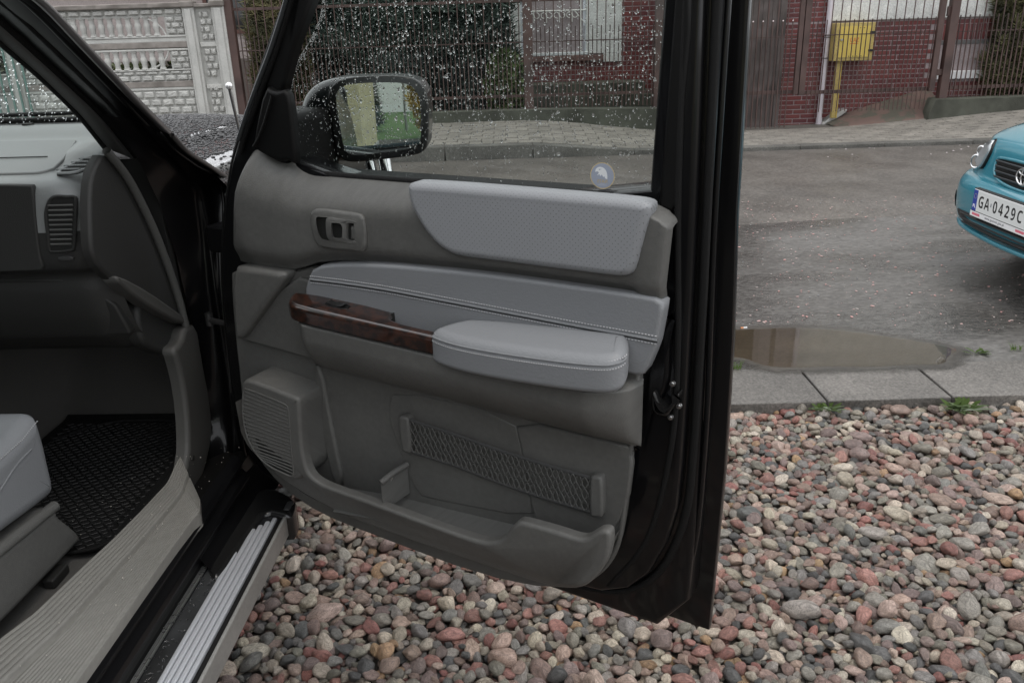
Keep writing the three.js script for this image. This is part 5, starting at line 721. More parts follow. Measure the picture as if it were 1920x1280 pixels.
{ // the rest of the body: roof, far side, rear, and the flank that the mirror shows
  const lin = std({ color: C(0.22, 0.215, 0.20), roughness: 0.9 });
  part('roof', car, box(-1.48, -0.16, 1.80, 1.86, 0.44, 3.2, 0.02), mat.paint); part('headliner', car, box(-1.44, -0.2, 1.785, 1.798, 0.5, 3.1), lin);
  part('body_side', car, box(-1.66, -1.6, 0.4, 1.2, -1.5, 3.2, 0.02), mat.paint, 'far side of the body'); part('side_window', car, strip([[-1.6, 1.2, 0.1], [-1.5, 1.8, 0.5]], [[-1.6, 1.2, 3.0], [-1.5, 1.8, 2.9]], 0, 1, 1), mat.glass);
  part('rear_door', car, sheet((s, t) => [0.0 - 0.06 * Math.pow(s, 3) + 0.012 * Math.sin(s * 3), lerp(1.2, 0.42, 1 - s), lerp(1.16, 3.3, t)], 14, 8), mat.paint);
  part('rear_window', car, strip([[-0.06, 1.2, 1.22], [-0.17, 1.78, 1.25]], [[-0.06, 1.2, 3.1], [-0.17, 1.78, 2.9]], 0, 1, 1), phy({ color: C(0.25, 0.28, 0.28), roughness: 0, transmission: 1, thickness: 0, ior: 1.5 }));
  part('belt_trim', car, rod([-0.05, 1.2, 1.18], [-0.05, 1.2, 3.2], 0.014), mat.frame);
  part('b_pillar', car, box(-0.17, -0.05, 0.5, 1.82, 1.12, 1.24, 0.02), mat.paint);
  part('rear_body', car, box(-1.6, -0.03, 0.45, 1.2, 3.2, 3.3, 0.03), mat.paint); part('rear_pillar', car, M(box(-0.22, -0.1, 1.2, 1.82, 2.9, 3.2, 0.02), box(-1.58, -1.46, 1.2, 1.82, 2.9, 3.2, 0.02)), mat.paint);
  part('floor', car, box(-1.6, -0.04, 0.40, 0.47, -0.6, 3.2), mat.frame);
  for (const z of [-0.95, 2.1]) for (const x of [-1.45, -0.12]) { const w = grp('wheel'); const t = new THREE.TorusGeometry(0.29, 0.105, 16, 40); t.rotateY(Math.PI / 2); t.scale(1.25, 1, 1); t.translate(x, 0.37, z); part('tyre', w, t, mat.rubber); const q = new THREE.CylinderGeometry(0.2, 0.2, 0.18, 24); q.rotateZ(Math.PI / 2); q.translate(x, 0.37, z); part('rim', w, q, mat.steel); }
}
{ // rubber mat lying in the footwell
  const m = thing('floor_mat', 'black rubber floor mat with raised chevrons in the passenger footwell', 'car mat'); m.position.copy(car.position); m.rotation.copy(car.rotation);
  const o = [[-0.58, 0.34], [-0.17, 0.335], [-0.145, 0.31], [-0.150, -0.1], [-0.17, -0.25], [-0.56, -0.25]], fl = (x, z) => 0.492 + 0.36 * sst(-0.25, -0.62, z) + 0.02 * sst(-0.22, -0.15, x);
  part('sheet', m, sheet((s, t) => { const x = lerp(-0.58, lerp(-0.150, -0.17, sst(0, -0.25, lerp(0.337, -0.28, t))), s), z = lerp(0.337, -0.28, t); return [x, fl(x, z) + 0.008, z]; }, 30, 40, null, null, q => [q[0], q[2]]), mat.rubber);
  part('rim', m, tube(chaikin(o, 2).map(([x, z]) => [x, fl(x, z) + 0.009, z]), 0.005, 8, 120, 0, true), mat.rubber);
  const ch = M([1, -1].map(s => { const g = new RoundedBoxGeometry(0.013, 0.003, 0.0032, 1, 0.001); g.rotateY(s * 0.6); g.translate(s * 0.0052, 0, 0); return g; })), ms = [];
  for (let z = 0.32, j = 0; z > -0.24; z -= 0.0125, j++) for (let x = -0.55; x < -0.165; x += 0.0245) ms.push(mtx(V(x + (j % 2) * 0.012, fl(x, z) + 0.0095, z), [0, 0, 0], V(1, 1, 1)));
  copies('tread', m, ch, std({ color: C(0.010), roughness: 0.42 }), ms);
}
{ // rain on the step and its black end, and grit carried in on shoes
  const r = rng(88), a = [], b = [];
  for (let i = 0; i < 420; i++) { const s = 0.0012 + 0.0022 * r() * r(), z = lerp(0.06, 1.0, r()), x = lerp(-0.02, 0.034, r()); a.push(mtx(V(x, 0.4325, z), [0, 0, 0], V(s * (1 + r()), s * 0.45, s))); }
  copies('raindrop', car, new THREE.SphereGeometry(1, 8, 6), mat.drop, a);
  for (let i = 0; i < 170; i++) { const s = 0.0005 + 0.0012 * r() * r(), m = r(), z = lerp(0.0, 0.8, r()), x = m < 0.5 ? lerp(-0.40, -0.16, r()) : lerp(-0.16, -0.01, r()), y = m < 0.5 ? (z > 0.32 ? -1 : 0.504) : 0.5535; if (y > 0) b.push(mtx(V(x, y, z), [r(), r() * 6, r()], V(s, s * 0.7, s))); }
  copies('grit', car, new THREE.IcosahedronGeometry(1, 0), std({ color: C(0.42, 0.40, 0.36), roughness: 0.9 }), b);
}

// ---------------------------------------------------------------- the open door (x from the hinge to the rear edge, y up from the ground, z towards the cabin)
const door = grp('door'); door.rotation.y = THREE.MathUtils.degToRad(-27);
car.updateMatrixWorld(true);
const toDoor = g => g.applyMatrix4(door.matrixWorld.clone().invert());
{
  // shell: skin, inner pressing and flange, each with the window opening
  const out = [[1.070, 0.352], [1.078, 0.70], [1.076, 0.945], [1.068, 1.155], [1.066, 1.47], [1.060, 1.78], [1.03, 1.83], [0.55, 1.85], [0.47, 1.82], [0.2042, 1.5016], [0.146, 1.413], [0.0728, 1.2932], [0.0486, 1.2543], [0.0, 1.157], [-0.041, 0.965], [-0.065, 0.80], [-0.072, 0.69], [-0.070, 0.56], [-0.052, 0.47], [0.0, 0.425], [0.10, 0.395], [0.4, 0.375], [0.82, 0.362]];
  const hole = [[0.9616, 1.18], [0.9669, 1.2947], [0.976, 1.50], [0.980, 1.70], [0.95, 1.745], [0.60, 1.755], [0.50, 1.72], [0.308, 1.4977], [0.251, 1.4173], [0.212, 1.345], [0.212, 1.18]];
  part('outer_skin', door, prism(out, [hole.map(([x, y]) => [x + (x > 0.6 ? 0.012 : -0.062), y])], { z0: -0.135, h: 0.022, r: 0.004, k: 0 }), mat.paint);
  const o2 = inset(area(out) > 0 ? out : out.slice().reverse(), 0.026);
  part('inner_panel', door, prism(o2, [hole.map(([x, y]) => [x - (x > 0.6 ? 0 : 0.038), y])], { z0: -0.115, h: 0.07, r: 0.012, seg: 4, k: 1 }), mat.paint);
  const o3 = [[1.022, 0.62], [1.030, 0.80], [1.030, 1.15], [1.022, 1.74], [0.99, 1.80], [0.58, 1.81], [0.5, 1.77], [0.27, 1.50], [0.20, 1.40], [0.12, 1.28], [0.06, 1.18], [-0.01, 0.98], [-0.035, 0.70], [-0.02, 0.52], [0.05, 0.46], [0.4, 0.44], [0.86, 0.43], [0.965, 0.48]];
  part('flange', door, prism(o3, [hole.map(([x, y]) => [x + (x > 0.6 ? -0.006 : 0.004), y - (y > 1.4 ? 0.006 : 0)])], { z0: -0.05, h: 0.032, r: 0.010, seg: 4, k: 1 }), mat.paint);
  const ring = (pts, z, r, m, name) => part(name, door, tube(pts.map(p => [p[0], p[1], z]), r, 8, 200, 0, true), m);
  ring(chaikin(inset(area(o3) > 0 ? o3 : o3.slice().reverse(), -0.012), 1), -0.042, 0.0075, mat.rubber, 'weather_strip');
  part('edge_bead', door, tube([[1.052, 1.76, -0.06], [1.050, 1.15, -0.055], [1.056, 0.8, -0.055], [1.045, 0.55, -0.06], [1.02, 0.44, -0.06]], 0.005, 8, 60), mat.paint);
  part('edge_bead', door, tube([[1.000, 1.74, -0.018], [1.004, 1.2, -0.016], [1.014, 0.95, -0.016], [1.010, 0.78, -0.016], [0.97, 0.58, -0.02], [0.90, 0.46, -0.022]], 0.0055, 8, 60), mat.rubber);
  const sp = [[1.0044,1.0242],[0.9999,1.0059],[1.0046,0.934],[1.0015,0.8771],[0.9691,0.8317],[0.9434,0.7241],[0.9419,0.9041],[0.974,0.9657]]; part('pressing', door, plate(sp, { z0: -0.03, h: 0.022, r: 0.009, k: 2, seg: 5 }), mat.paint);
  part('hinge', door, M(box(-0.07, 0.02, 0.60, 0.66, -0.10, -0.04, 0.008), box(-0.06, 0.02, 1.0, 1.06, -0.10, -0.04, 0.008)), mat.paint);
  part('check_arm', door, M(rod([-0.10, 0.833, -0.05], [-0.01, 0.835, -0.04], 0.007), rod([-0.105, 0.82, -0.05], [-0.105, 0.85, -0.05], 0.009)), std({ color: C(0.06), roughness: 0.35, metalness: 0.6 }));
  // window frame channel, sill seal
  const wf = [[0.9749,1.1843],[0.9805,1.299],[0.9876,1.4723],[0.9859,1.513],[1.0099,1.5117],[1.0125,1.4302],[1.005,1.2922],[1.0047,1.1906],[0.9953,1.1777],[0.9869,1.1795]]; part('frame_cover', door, plate(wf, { z0: -0.03, h: 0.018, r: 0.006, k: 0 }), mat.frame);
  const af = [[0.3057,1.5491],[0.3342,1.4965],[0.2814,1.4199],[0.25,1.3625],[0.2416,1.3434],[0.2132,1.3412],[0.1994,1.3546],[0.2438,1.4185],[0.2814,1.4985],[0.3177,1.5485]]; part('frame_cover', door, plate(af, { z0: -0.035, h: 0.022, r: 0.008, k: 0 }), mat.frame);
  part('frame_seal', door, tube(on3(-0.012, [[0.3083,1.5315],[0.2801,1.481],[0.2359,1.4101],[0.1952,1.354],[0.1533,1.2929],[0.1258,1.2538],[0.1104,1.2275]]), 0.006, 8, 50), mat.rubber);
  part('frame_seal', door, tube(on3(-0.004, [[0.3034,1.5315],[0.2751,1.4812],[0.2294,1.4105],[0.1883,1.3545],[0.1444,1.2915],[0.1195,1.2526]]), 0.0042, 8, 50), std({ color: C(0.03, 0.033, 0.035), roughness: 0.35 }));
  const sail = [[0.2139,1.355],[0.2357,1.3439],[0.2694,1.3498],[0.2728,1.3086],[0.2691,1.2214],[0.2624,1.2131],[0.2476,1.2203],[0.2307,1.2155],[0.2136,1.2187],[0.1943,1.2258],[0.1659,1.2377],[0.1664,1.2548]]; part('mirror_sail', door, plate(sail, { z0: -0.012, h: 0.016, r: 0.008, k: 1, seg: 5 }), mat.frame);
  part('sail_ridge', door, tube(on3(0.008, [[0.2356,1.337],[0.222,1.313],[0.2009,1.2787],[0.1827,1.2544],[0.1708,1.243]]), 0.003, 8, 30), mat.frame);
  part('sill_seal', door, tube([[0.235, 1.197, -0.022], [0.30, 1.1925, -0.026], [0.6, 1.192, -0.026], [0.975, 1.192, -0.026]], 0.007, 10, 40), mat.rubber);
  part('sill_cover', door, box(0.15, 0.985, 1.165, 1.187, -0.132, -0.014, 0.004), mat.rubber);
  // glass, rain on it and the round sticker
  const gl = hole.map(([x, y]) => [x + (x > 0.6 ? 0.008 : -0.034), y > 1.4 ? y + 0.01 : y - 0.02]), sh = new THREE.Shape(gl.map(q => new THREE.Vector2(...q))), gg = new THREE.ShapeGeometry(sh); gg.translate(0, 0, -0.062);
  part('window_pane', door, gg, phy({ color: C(0.78, 0.82, 0.80), roughness: 0, transmission: 1, thickness: 0, ior: 1.5, name: 'wet window glass' }));
  const r = rng(404), md = [];
  const inWin = (x, y) => x > lerp(0.205, 0.315, sst(1.33, 1.5, y)) && x < 0.972;
  for (let i = 0; i < 7600 && md.length < 4300; i++) {
    const y = 1.192 + 0.33 * r(), x = lerp(0.2, 0.98, r()), up = sst(1.19, 1.32, y); if (!inWin(x, y) || r() > 0.42 + 0.58 * up) continue;
    const k = r(), s = (k < 0.025 ? 0.0019 + 0.0007 * r() : k < 0.25 ? 0.0011 + 0.0006 * r() : 0.0005 + 0.0006 * r()) * (0.85 + 0.15 * up); md.push(mtx(V(x, y, -0.0635), [0, 0, 0.2 * (r() - 0.5)], V(s * 0.93, s * (1.0 + 0.5 * r()), s * 0.55)));
  }
  for (let i = 0; i < 420; i++) { const y = 1.30 + 0.22 * r(), e = lerp(0.207, 0.316, sst(1.33, 1.5, y)), s = 0.0006 + 0.0012 * r(); md.push(mtx(V(e + 0.016 * r() * r(), y, -0.0635), [0, 0, 0], V(s, s, s * 0.7))); }
  const half = new THREE.SphereGeometry(1, 12, 9); copies('raindrop', door, half, mat.drop, md);
  const cv = document.createElement('canvas'); cv.width = cv.height = 512; const x = cv.getContext('2d'); x.translate(512, 0); x.scale(-1, 1);
  x.fillStyle = 'rgb(196,178,138)'; x.fillRect(0, 0, 512, 512); x.fillStyle = 'rgb(158,165,180)'; x.beginPath(); x.arc(256, 256, 238, 0, 7); x.fill();
  x.fillStyle = 'rgb(226,228,230)'; x.beginPath(); x.moveTo(152, 318); x.quadraticCurveTo(140, 140, 250, 96); x.quadraticCurveTo(330, 70, 380, 120); x.quadraticCurveTo(412, 146, 404, 196); x.quadraticCurveTo(386, 172, 352, 178); x.lineTo(330, 200); x.lineTo(372, 262); x.lineTo(318, 226); x.lineTo(300, 268); x.lineTo(268, 232); x.lineTo(238, 282); x.lineTo(214, 262); x.lineTo(196, 306); x.closePath(); x.fill();
  x.fillStyle = 'rgb(158,165,180)'; x.beginPath(); x.arc(316, 146, 10, 0, 7); x.fill(); x.fillRect(276, 128, 60, 9);
  x.fillStyle = 'rgb(182,166,128)'; x.font = 'bold 92px sans-serif'; x.textAlign = 'center'; x.fillText('NATS', 256, 394); x.fillStyle = 'rgb(160,164,178)'; x.font = 'bold 22px sans-serif'; x.fillStyle = 'rgb(190,195,205)'; x.fillRect(206, 414, 100, 7); x.fillRect(160, 434, 192, 7);
  const st = new THREE.CanvasTexture(cv); st.colorSpace = THREE.SRGBColorSpace; const sg = new THREE.CircleGeometry(0.0212, 48); sg.translate(0.8625, 1.216, -0.0608); part('sticker', door, sg, std({ map: st, roughness: 0.4 }), 'round grey-blue sticker with a mirrored eagle head');
}
{ // trim: upper part rolls over to the window, lower part flat with a raised ledge
  const top = [[0.1404,1.234],[0.1535,1.2355],[0.1773,1.2274],[0.199,1.2172],[0.2213,1.2112],[0.2422,1.2143],[0.2602,1.2011],[0.2854,1.1925],[0.3626,1.191],[0.5073,1.191],[0.661,1.1906],[0.8382,1.1902],[0.9366,1.1896],[0.9759,1.1884],[0.9794,1.1854],[0.9912,1.1822],[0.9947,1.1769],[1.0015,1.1725],[1.0068,1.1665]], bot = [[0.0632,1.0003],[0.121,1.0022],[0.1795,1.002],[0.2295,1.0033],[0.263,1.0136],[0.2975,1.0261],[0.3622,1.0373],[0.4633,1.0453],[0.5577,1.0478],[0.6683,1.0507],[0.7714,1.0507],[0.8678,1.0489],[0.9406,1.0475],[0.998,1.0472]];
  const uT = top, uB = bot; const layer = [0, 0.004, 0.012, 0.024, 0.04, 0.06, 0.085, 0.12, 0.16, 0.21, 0.27, 0.34, 0.42, 0.5, 0.58, 0.66, 0.74, 0.8, 0.85, 0.89, 0.925, 0.955, 0.975, 0.99, 1];
  const cols = [0, 0.003, 0.008, 0.015, ...[...Array(60).keys()].map(i => 0.022 + 0.956 * i / 59), 0.985, 0.992, 0.997, 1];
  const zU = (s, t) => { // relief: window roll at the top, hollow at the foot, hinge-side facet, raised rear block
    const x = lerp(along(uT, s)[0], along(uB, s)[0], t);
    let z = lerp(-0.024, 0.026, Math.sqrt(sst(0, 0.34, t) * 0.5 + 0.5 * clamp(t / 0.34))) - 0.020 * sst(0.80, 1.0, t);
    const c = 0.085 + 0.05 * t; z -= 0.20 * clamp(c - x, 0, 0.09);
    const blk = sst(0.945, 0.96, x); z = lerp(z, 0.030 - 0.03 * sst(0.06, 0, t) - 0.010 * sst(0.80, 1.0, t), blk);
    const e = Math.min(s, 1 - s); z -= 0.006 * (1 - sst(0, 0.012, e)); if (t === 1 || t === 0) z -= 0.012; if (e === 0) z -= 0.015; return z; };
  part('upper_trim', door, sheet((s, t) => { const a = along(uT, s), b = along(uB, s); return [lerp(a[0], b[0], t), lerp(a[1], b[1], t), zU(s, t)]; }, 1, 1, cols, layer), mat.trim);
  const lowO = [[0.0494,0.9945],[0.2174,0.9976],[0.2858,1.0184],[0.5489,1.0397],[0.7649,1.0419],[0.9933,1.0386],[0.9847,0.9626],[0.9684,0.9117],[0.9539,0.9071],[0.952,0.8334],[0.9431,0.7302],[0.9371,0.6435],[0.9264,0.5682],[0.9065,0.5194],[0.8696,0.4741],[0.7972,0.4272],[0.6287,0.4052],[0.3597,0.4193],[0.2109,0.4308],[0.1204,0.4617],[0.0621,0.5025],[0.022,0.5553],[0.0127,0.6349],[0.021,0.7417],[0.0254,0.8184],[0.0348,0.9175]];
  part('lower_trim', door, plate(lowO, { z0: -0.03, h: 0.03, r: 0.007, k: 1, seg: 4 }), mat.trim);
  part('trim_edge', door, tube(on3(0.0, [[0.9502,0.9055],[0.9492,0.8328],[0.9411,0.7297],[0.9351,0.6429],[0.9234,0.5684],[0.9023,0.5204],[0.8685,0.4773]]), 0.005, 8, 60), mat.trim);
  const ledge = [[0.0574,0.8307],[0.0555,0.8755],[0.2468,0.9927],[0.9608,0.9254],[0.9572,0.7815],[0.8677,0.7875],[0.7104,0.7975],[0.5368,0.8029],[0.3446,0.8124],[0.1611,0.8257]]; part('ledge', door, plate(ledge, { z0: -0.01, h: 0.022, r: 0.006, k: 0, seg: 4 }), mat.trim);
  const facet = [[0.0858,1.003],[0.1399,1.0057],[0.1976,1.0056],[0.2369,1.0057],[0.2188,0.9818],[0.1696,0.9307],[0.1145,0.8753],[0.0857,0.8458],[0.0708,0.841],[0.0626,0.847]]; part('corner_facet', door, plate(facet, { z0: 0, h: 0.034, r: 0.012, k: 1, seg: 5 }), mat.trim);
  const ribL = [[0.2507,0.8048],[0.2734,0.8041],[0.283,0.6699],[0.2987,0.5261],[0.2678,0.5272],[0.2523,0.6378]]; part('panel_rib', door, plate(ribL, { z0: -0.006, h: 0.014, r: 0.007, k: 1 }), mat.trim);
  const fieldR = [[0.7203,0.7824],[0.9247,0.7776],[0.9535,0.7762],[0.942,0.6477],[0.8976,0.5681],[0.7445,0.5328],[0.7593,0.5785],[0.749,0.622],[0.7359,0.7142]]; part('panel_field', door, plate(fieldR, { z0: -0.006, h: 0.011, r: 0.006, k: 1 }), mat.trim);
  const fieldL = [[0.4506,0.7898],[0.7203,0.7824],[0.7359,0.7142],[0.749,0.622],[0.757,0.5779],[0.5397,0.5586],[0.4875,0.5569],[0.4577,0.6357],[0.4276,0.7307]]; part('panel_field', door, plate(fieldL, { z0: -0.006, h: 0.008, r: 0.004, k: 1 }), mat.trim);
  // perforated leather pad and the middle leather band with its double seam
  const pad = [[0.5464,1.1946],[0.5516,1.203],[0.58,1.2047],[0.6941,1.2049],[0.8631,1.2036],[0.9488,1.2024],[0.9735,1.2003],[0.981,1.1946],[0.9783,1.1787],[0.9687,1.1403],[0.9596,1.1008],[0.9531,1.0884],[0.9394,1.0826],[0.9167,1.0816],[0.7877,1.0824],[0.6879,1.0832],[0.6439,1.0831],[0.6228,1.0874],[0.5978,1.1007],[0.5795,1.1185],[0.5646,1.1385],[0.5522,1.1604],[0.5464,1.1819]];
  const padG = plate(pad, { z0: 0.006, h: 0.036, r: 0.014, k: 1, seg: 7 }); part('perforated_pad', door, padG, mat.perforated);
  const band = [[0.3035,1.0256],[0.3759,1.0399],[0.4757,1.0488],[0.569,1.0523],[0.6781,1.0553],[0.7798,1.0553],[0.8749,1.0544],[0.9467,1.0539],[1.0017,1.0517],[0.9993,1.0231],[0.9945,0.9901],[0.9917,0.9719],[0.9764,0.9278],[0.9713,0.9213],[0.9588,0.9181],[0.9314,0.9224],[0.7767,0.9192],[0.615,0.9071],[0.4787,0.9007],[0.3846,0.9075],[0.3072,0.9235],[0.2743,0.941],[0.274,0.9738],[0.2825,0.9933]]; part('leather_band', door, plate(band, { z0: -0.005, h: 0.033, r: 0.007, k: 1, seg: 6 }), mat.leather);
  const seam = [[0.2933,0.9995],[0.3725,1.0016],[0.4723,1.0016],[0.5661,0.9985],[0.6763,0.9947],[0.7794,0.9911],[0.876,0.9878],[0.949,0.9863],[0.9946,0.9846]], stitch = (pts, off, n, z, name = 'stitching') => { const g = []; for (let i = 0; i < n; i++) { const a = along(pts, (i + 0.2) / n), b = along(pts, (i + 0.8) / n); g.push(rod([a[0], a[1] + off, z], [b[0], b[1] + off, z], 0.0012, 5)); } part(name, door, M(g), mat.thread).userData.kind = 'stuff'; };
  stitch(seam, 0.0065, 130, 0.0285); stitch(seam, -0.0065, 130, 0.0285); part('seam', door, tube(on3(0.0285, seam), 0.0024, 8, 80), mat.leather); part('seam_gap', door, tube(on3(0.0277, seam.map(q => [q[0], q[1] - 0.003])), 0.0013, 6, 80), mat.dark);
  // armrest: plastic body, burl wood cap with the pull recess, leather elbow pad
  const yT = 0.963, fW = (x, z) => -0.042 * (x - 0.3) + 0.12 * (0.085 - z), bodyX0 = 0.262, bodyX1 = 0.966;
  const plan = (x) => 0.084 * Math.pow(clamp((x - bodyX0 + 0.004) / 0.05), 0.45) * Math.pow(clamp((bodyX1 - x) / 0.07), 0.4);
  part('armrest_body', door, sheet((s, t) => { const x = lerp(bodyX0, bodyX1, s), d = Math.max(plan(x), 0.002), yy = yT - 0.029 - 0.042 * (x - 0.3); const a = t * 1.0; const z = 0.008 + (d - 0.008) * (t < 0.25 ? 1 : Math.pow(Math.max(0, Math.cos((t - 0.25) / 0.75 * 1.5707)), 0.62)); const drop = lerp(0.126, 0.122, s) + 0.0 * a; return [x, yy - (t < 0.25 ? t / 0.25 * 0.035 : 0.035 + (drop - 0.035) * Math.pow((t - 0.25) / 0.75, 1.15)), t === 0 ? 0.004 : Math.max(z, 0.006)]; }, 70, 24), mat.trim);
  part('recess_wall', door, box(0.486, 0.490, yT - 0.06, yT - 0.004, 0.026, 0.060, 0.001), mat.dark); part('pull_recess', door, box(0.30, 0.66, yT - 0.075, yT - 0.055, 0.0, 0.074, 0.004), mat.dark);
  const wp = [[0.252, 0.024], [0.257, 0.052], [0.274, 0.076], [0.306, 0.086], [0.45, 0.0865], [0.66, 0.0865], [0.66, 0.062], [0.545, 0.062], [0.510, 0.058], [0.496, 0.046], [0.486, 0.024]];
  part('wood_cap', door, plate(wp, { z0: yT - 0.030, h: 0.031, r: 0.010, k: 1, seg: 7, on: 'Y', zf: fW }), mat.wood);
  const sw = [[0.345, 0.040], [0.402, 0.040], [0.406, 0.062], [0.350, 0.062]]; part('switch_bezel', door, plate(sw, { z0: yT - 0.003, h: 0.0052, r: 0.002, k: 1, on: 'Y', zf: fW }), mat.frame);
  part('window_switch', door, sheet((s, t) => [lerp(0.356, 0.394, s), yT + 0.0025 + 0.004 * Math.pow(Math.abs(s - 0.5) * 2, 2) + fW(lerp(0.356, 0.394, s), lerp(0.044, 0.058, t)), lerp(0.044, 0.058, t)], 14, 2), std({ color: C(0.012), roughness: 0.25 }));
  const ep = [[0.606, 0.082], [0.606, 0.068], [0.632, 0.042], [0.668, 0.022], [0.938, 0.019], [0.950, 0.030], [0.963, 0.070], [0.960, 0.092], [0.930, 0.106], [0.80, 0.109], [0.68, 0.104], [0.62, 0.092]];
  part('elbow_pad', door, plate(ep, { z0: 0.899, h: 0.061, r: 0.020, r0: 0.014, k: 2, seg: 8, on: 'Y', zf: (x, z) => 0.27 * (0.105 - z) + 0.040 * (x - 0.62) - 0.004 }), mat.leather);
  { const pq = chaikin(ep, 2), edge = []; for (const q of pq) if (q[1] > 0.072 && q[0] > 0.611) edge.push(q); edge.sort((a, b) => a[0] - b[0]); const P3 = edge.map(([x, z]) => [x, 0.9495 + 0.27 * (0.105 - z) + 0.040 * (x - 0.62) - 0.004, z - 0.0035]);
    part('seam', door, tube(P3.map(p => [p[0], p[1] + 0.0005, p[2] + 0.001]), 0.0021, 8, 120), mat.leather);
    for (const [dy, dz] of [[0.0055, -0.0035], [-0.0065, 0.0028]]) { const g = []; for (let i = 0; i < 84; i++) { const a = along(P3, (i + 0.2) / 84), b = along(P3, (i + 0.8) / 84); g.push(rod([a[0], a[1] + dy, a[2] + dz], [b[0], b[1] + dy, b[2] + dz], 0.0012, 5)); } part('stitching', door, M(g), mat.thread).userData.kind = 'stuff'; } }
}
{ // speaker box and map pocket
  const face = [[0.1137,0.7624],[0.1257,0.7767],[0.1445,0.7802],[0.2667,0.7646],[0.2741,0.7579],[0.2661,0.6992],[0.262,0.6372],[0.2685,0.5951],[0.2885,0.575],[0.3274,0.5689],[0.4364,0.5662],[0.564,0.5612],[0.6831,0.5589],[0.7177,0.5671],[0.7407,0.5844],[0.7581,0.6132],[0.7693,0.6254],[0.7802,0.6296],[0.8482,0.6298],[0.8866,0.6273],[0.9025,0.6321],[0.9162,0.6458],[0.9287,0.6569],[0.9411,0.6595],[0.947,0.6529],[0.9438,0.6064],[0.9286,0.5712],[0.9039,0.5352],[0.8732,0.5077],[0.8469,0.4939],[0.7928,0.4832],[0.6794,0.4841],[0.4939,0.4862],[0.3456,0.4951],[0.2328,0.5177],[0.1634,0.5555],[0.1228,0.604],[0.1058,0.645],[0.1029,0.7012]];
  const roll = (x, y) => { const bottom = lerp(0.545, 0.49, clamp((x - 0.15) / 0.7)); return -0.022 * sst(bottom + 0.06, bottom - 0.03, y) + 0.010 * sst(0.3, 0.8, x) * sst(bottom, bottom + 0.05, y); };
  part('map_pocket', door, plate(face, { z0: 0.058, h: 0.022, r: 0.008, k: 2, seg: 6, inner: [0.006], zf: roll }), mat.trim);
  // its floor and closed end
  const low = [[0.0713,0.6951],[0.0732,0.6245],[0.0906,0.5825],[0.1328,0.5356],[0.2039,0.4969],[0.3195,0.4736],[0.4715,0.4644],[0.6615,0.4621],[0.7778,0.4611],[0.8332,0.472],[0.8633,0.4895],[0.8926,0.5181],[0.9169,0.5533],[0.9304,0.5953]];
  part('pocket_floor', door, sheet((s, t) => { const p = along(low, s); return [p[0], p[1] + 0.014, lerp(-0.006, 0.064 + roll(p[0], p[1]), t)]; }, 60, 6), mat.trim);
  const shelf = [[0.3137,0.556],[0.4268,0.5693],[0.5949,0.5758],[0.7702,0.5849]]; part('pocket_shelf', door, sheet((s, t) => { const p = along(shelf, s); return [p[0], p[1] - 0.030 - 0.02 * t, lerp(0.0, 0.066, t)]; }, 30, 6), mat.trim);
  const sb = [[0.1091,0.7599],[0.1214,0.7755],[0.1402,0.779],[0.2628,0.7633],[0.27,0.7553],[0.262,0.6964],[0.2579,0.6342],[0.2624,0.5978],[0.2358,0.5592],[0.1626,0.5728],[0.1195,0.6077],[0.1019,0.6461],[0.0983,0.6984]]; part('speaker_box', door, plate(sb, { z0: -0.005, h: 0.083, r: 0.012, k: 1, seg: 6, inner: [0.004], zf: (x, y) => -0.0 }), mat.trim);
  const go = [[0.1195,0.7554],[0.1292,0.7585],[0.2344,0.7444],[0.2419,0.7376],[0.2341,0.6558],[0.2308,0.5823],[0.2248,0.5731],[0.2057,0.5746],[0.154,0.5836],[0.1217,0.6094],[0.1044,0.649],[0.1057,0.7022]]; part('grille_recess', door, plate(go, { z0: 0.0755, h: 0.0032, r: 0.0008, k: 1 }), mat.dark);
  const gl = [[0.1183,0.7519],[0.1069,0.7028],[0.1072,0.6501],[0.1245,0.6105],[0.1529,0.589]], gr = [[0.2412,0.7367],[0.239,0.7063],[0.2351,0.6566],[0.2309,0.5867],[0.2276,0.5756]], n = 19;
  for (let i = 0; i < n; i++) { const a = along(gl, (i + 0.1) / n), b = along(gr, (i + 0.35) / n); part('grille_slat', door, rod([a[0], a[1], 0.0785], [b[0], b[1], 0.0785], 0.0021, 8), mat.trim); }
  part('grille_rim', door, tube(chaikin(go, 2).map(q => [q[0], q[1], 0.079]), 0.0022, 8, 120, 0, true), mat.trim);
  // divider and the little clip
  const dv = [[0.438,0.5528],[0.5047,0.6195],[0.5177,0.6229],[0.5222,0.6157],[0.5201,0.5606],[0.4503,0.5286]]; part('pocket_divider', door, sheet((s, t) => { const z = lerp(0.005, 0.068, s); return [lerp(0.472, 0.452, s), lerp(0.628, 0.56, t) - 0.012 * s, z]; }, 8, 6), mat.trim); part('divider_top', door, tube([[0.474, 0.628, 0.006], [0.462, 0.622, 0.04], [0.452, 0.612, 0.068]], 0.0062, 10, 20), mat.trim);
  // net between two end pieces
  const c1 = [[0.4707,0.7383],[0.4775,0.7432],[0.4914,0.7427],[0.4959,0.7367],[0.4963,0.6704],[0.4919,0.6634],[0.4776,0.6624],[0.4717,0.6681]], c2 = [[0.8785,0.7064],[0.8835,0.714],[0.8965,0.7152],[0.9025,0.7104],[0.9042,0.6402],[0.9003,0.6326],[0.8819,0.6295],[0.8778,0.636]];
  for (const c of [c1, c2]) part('net_end', door, plate(c, { z0: 0, h: 0.022, r: 0.006, k: 1, seg: 5 }), mat.trim);
  const tp = [[0.4904,0.7349],[0.5956,0.726],[0.6939,0.7152],[0.7872,0.7081],[0.8787,0.7043]], bt = [[0.4892,0.6655],[0.5913,0.6597],[0.6912,0.6469],[0.786,0.6393],[0.8781,0.636]];
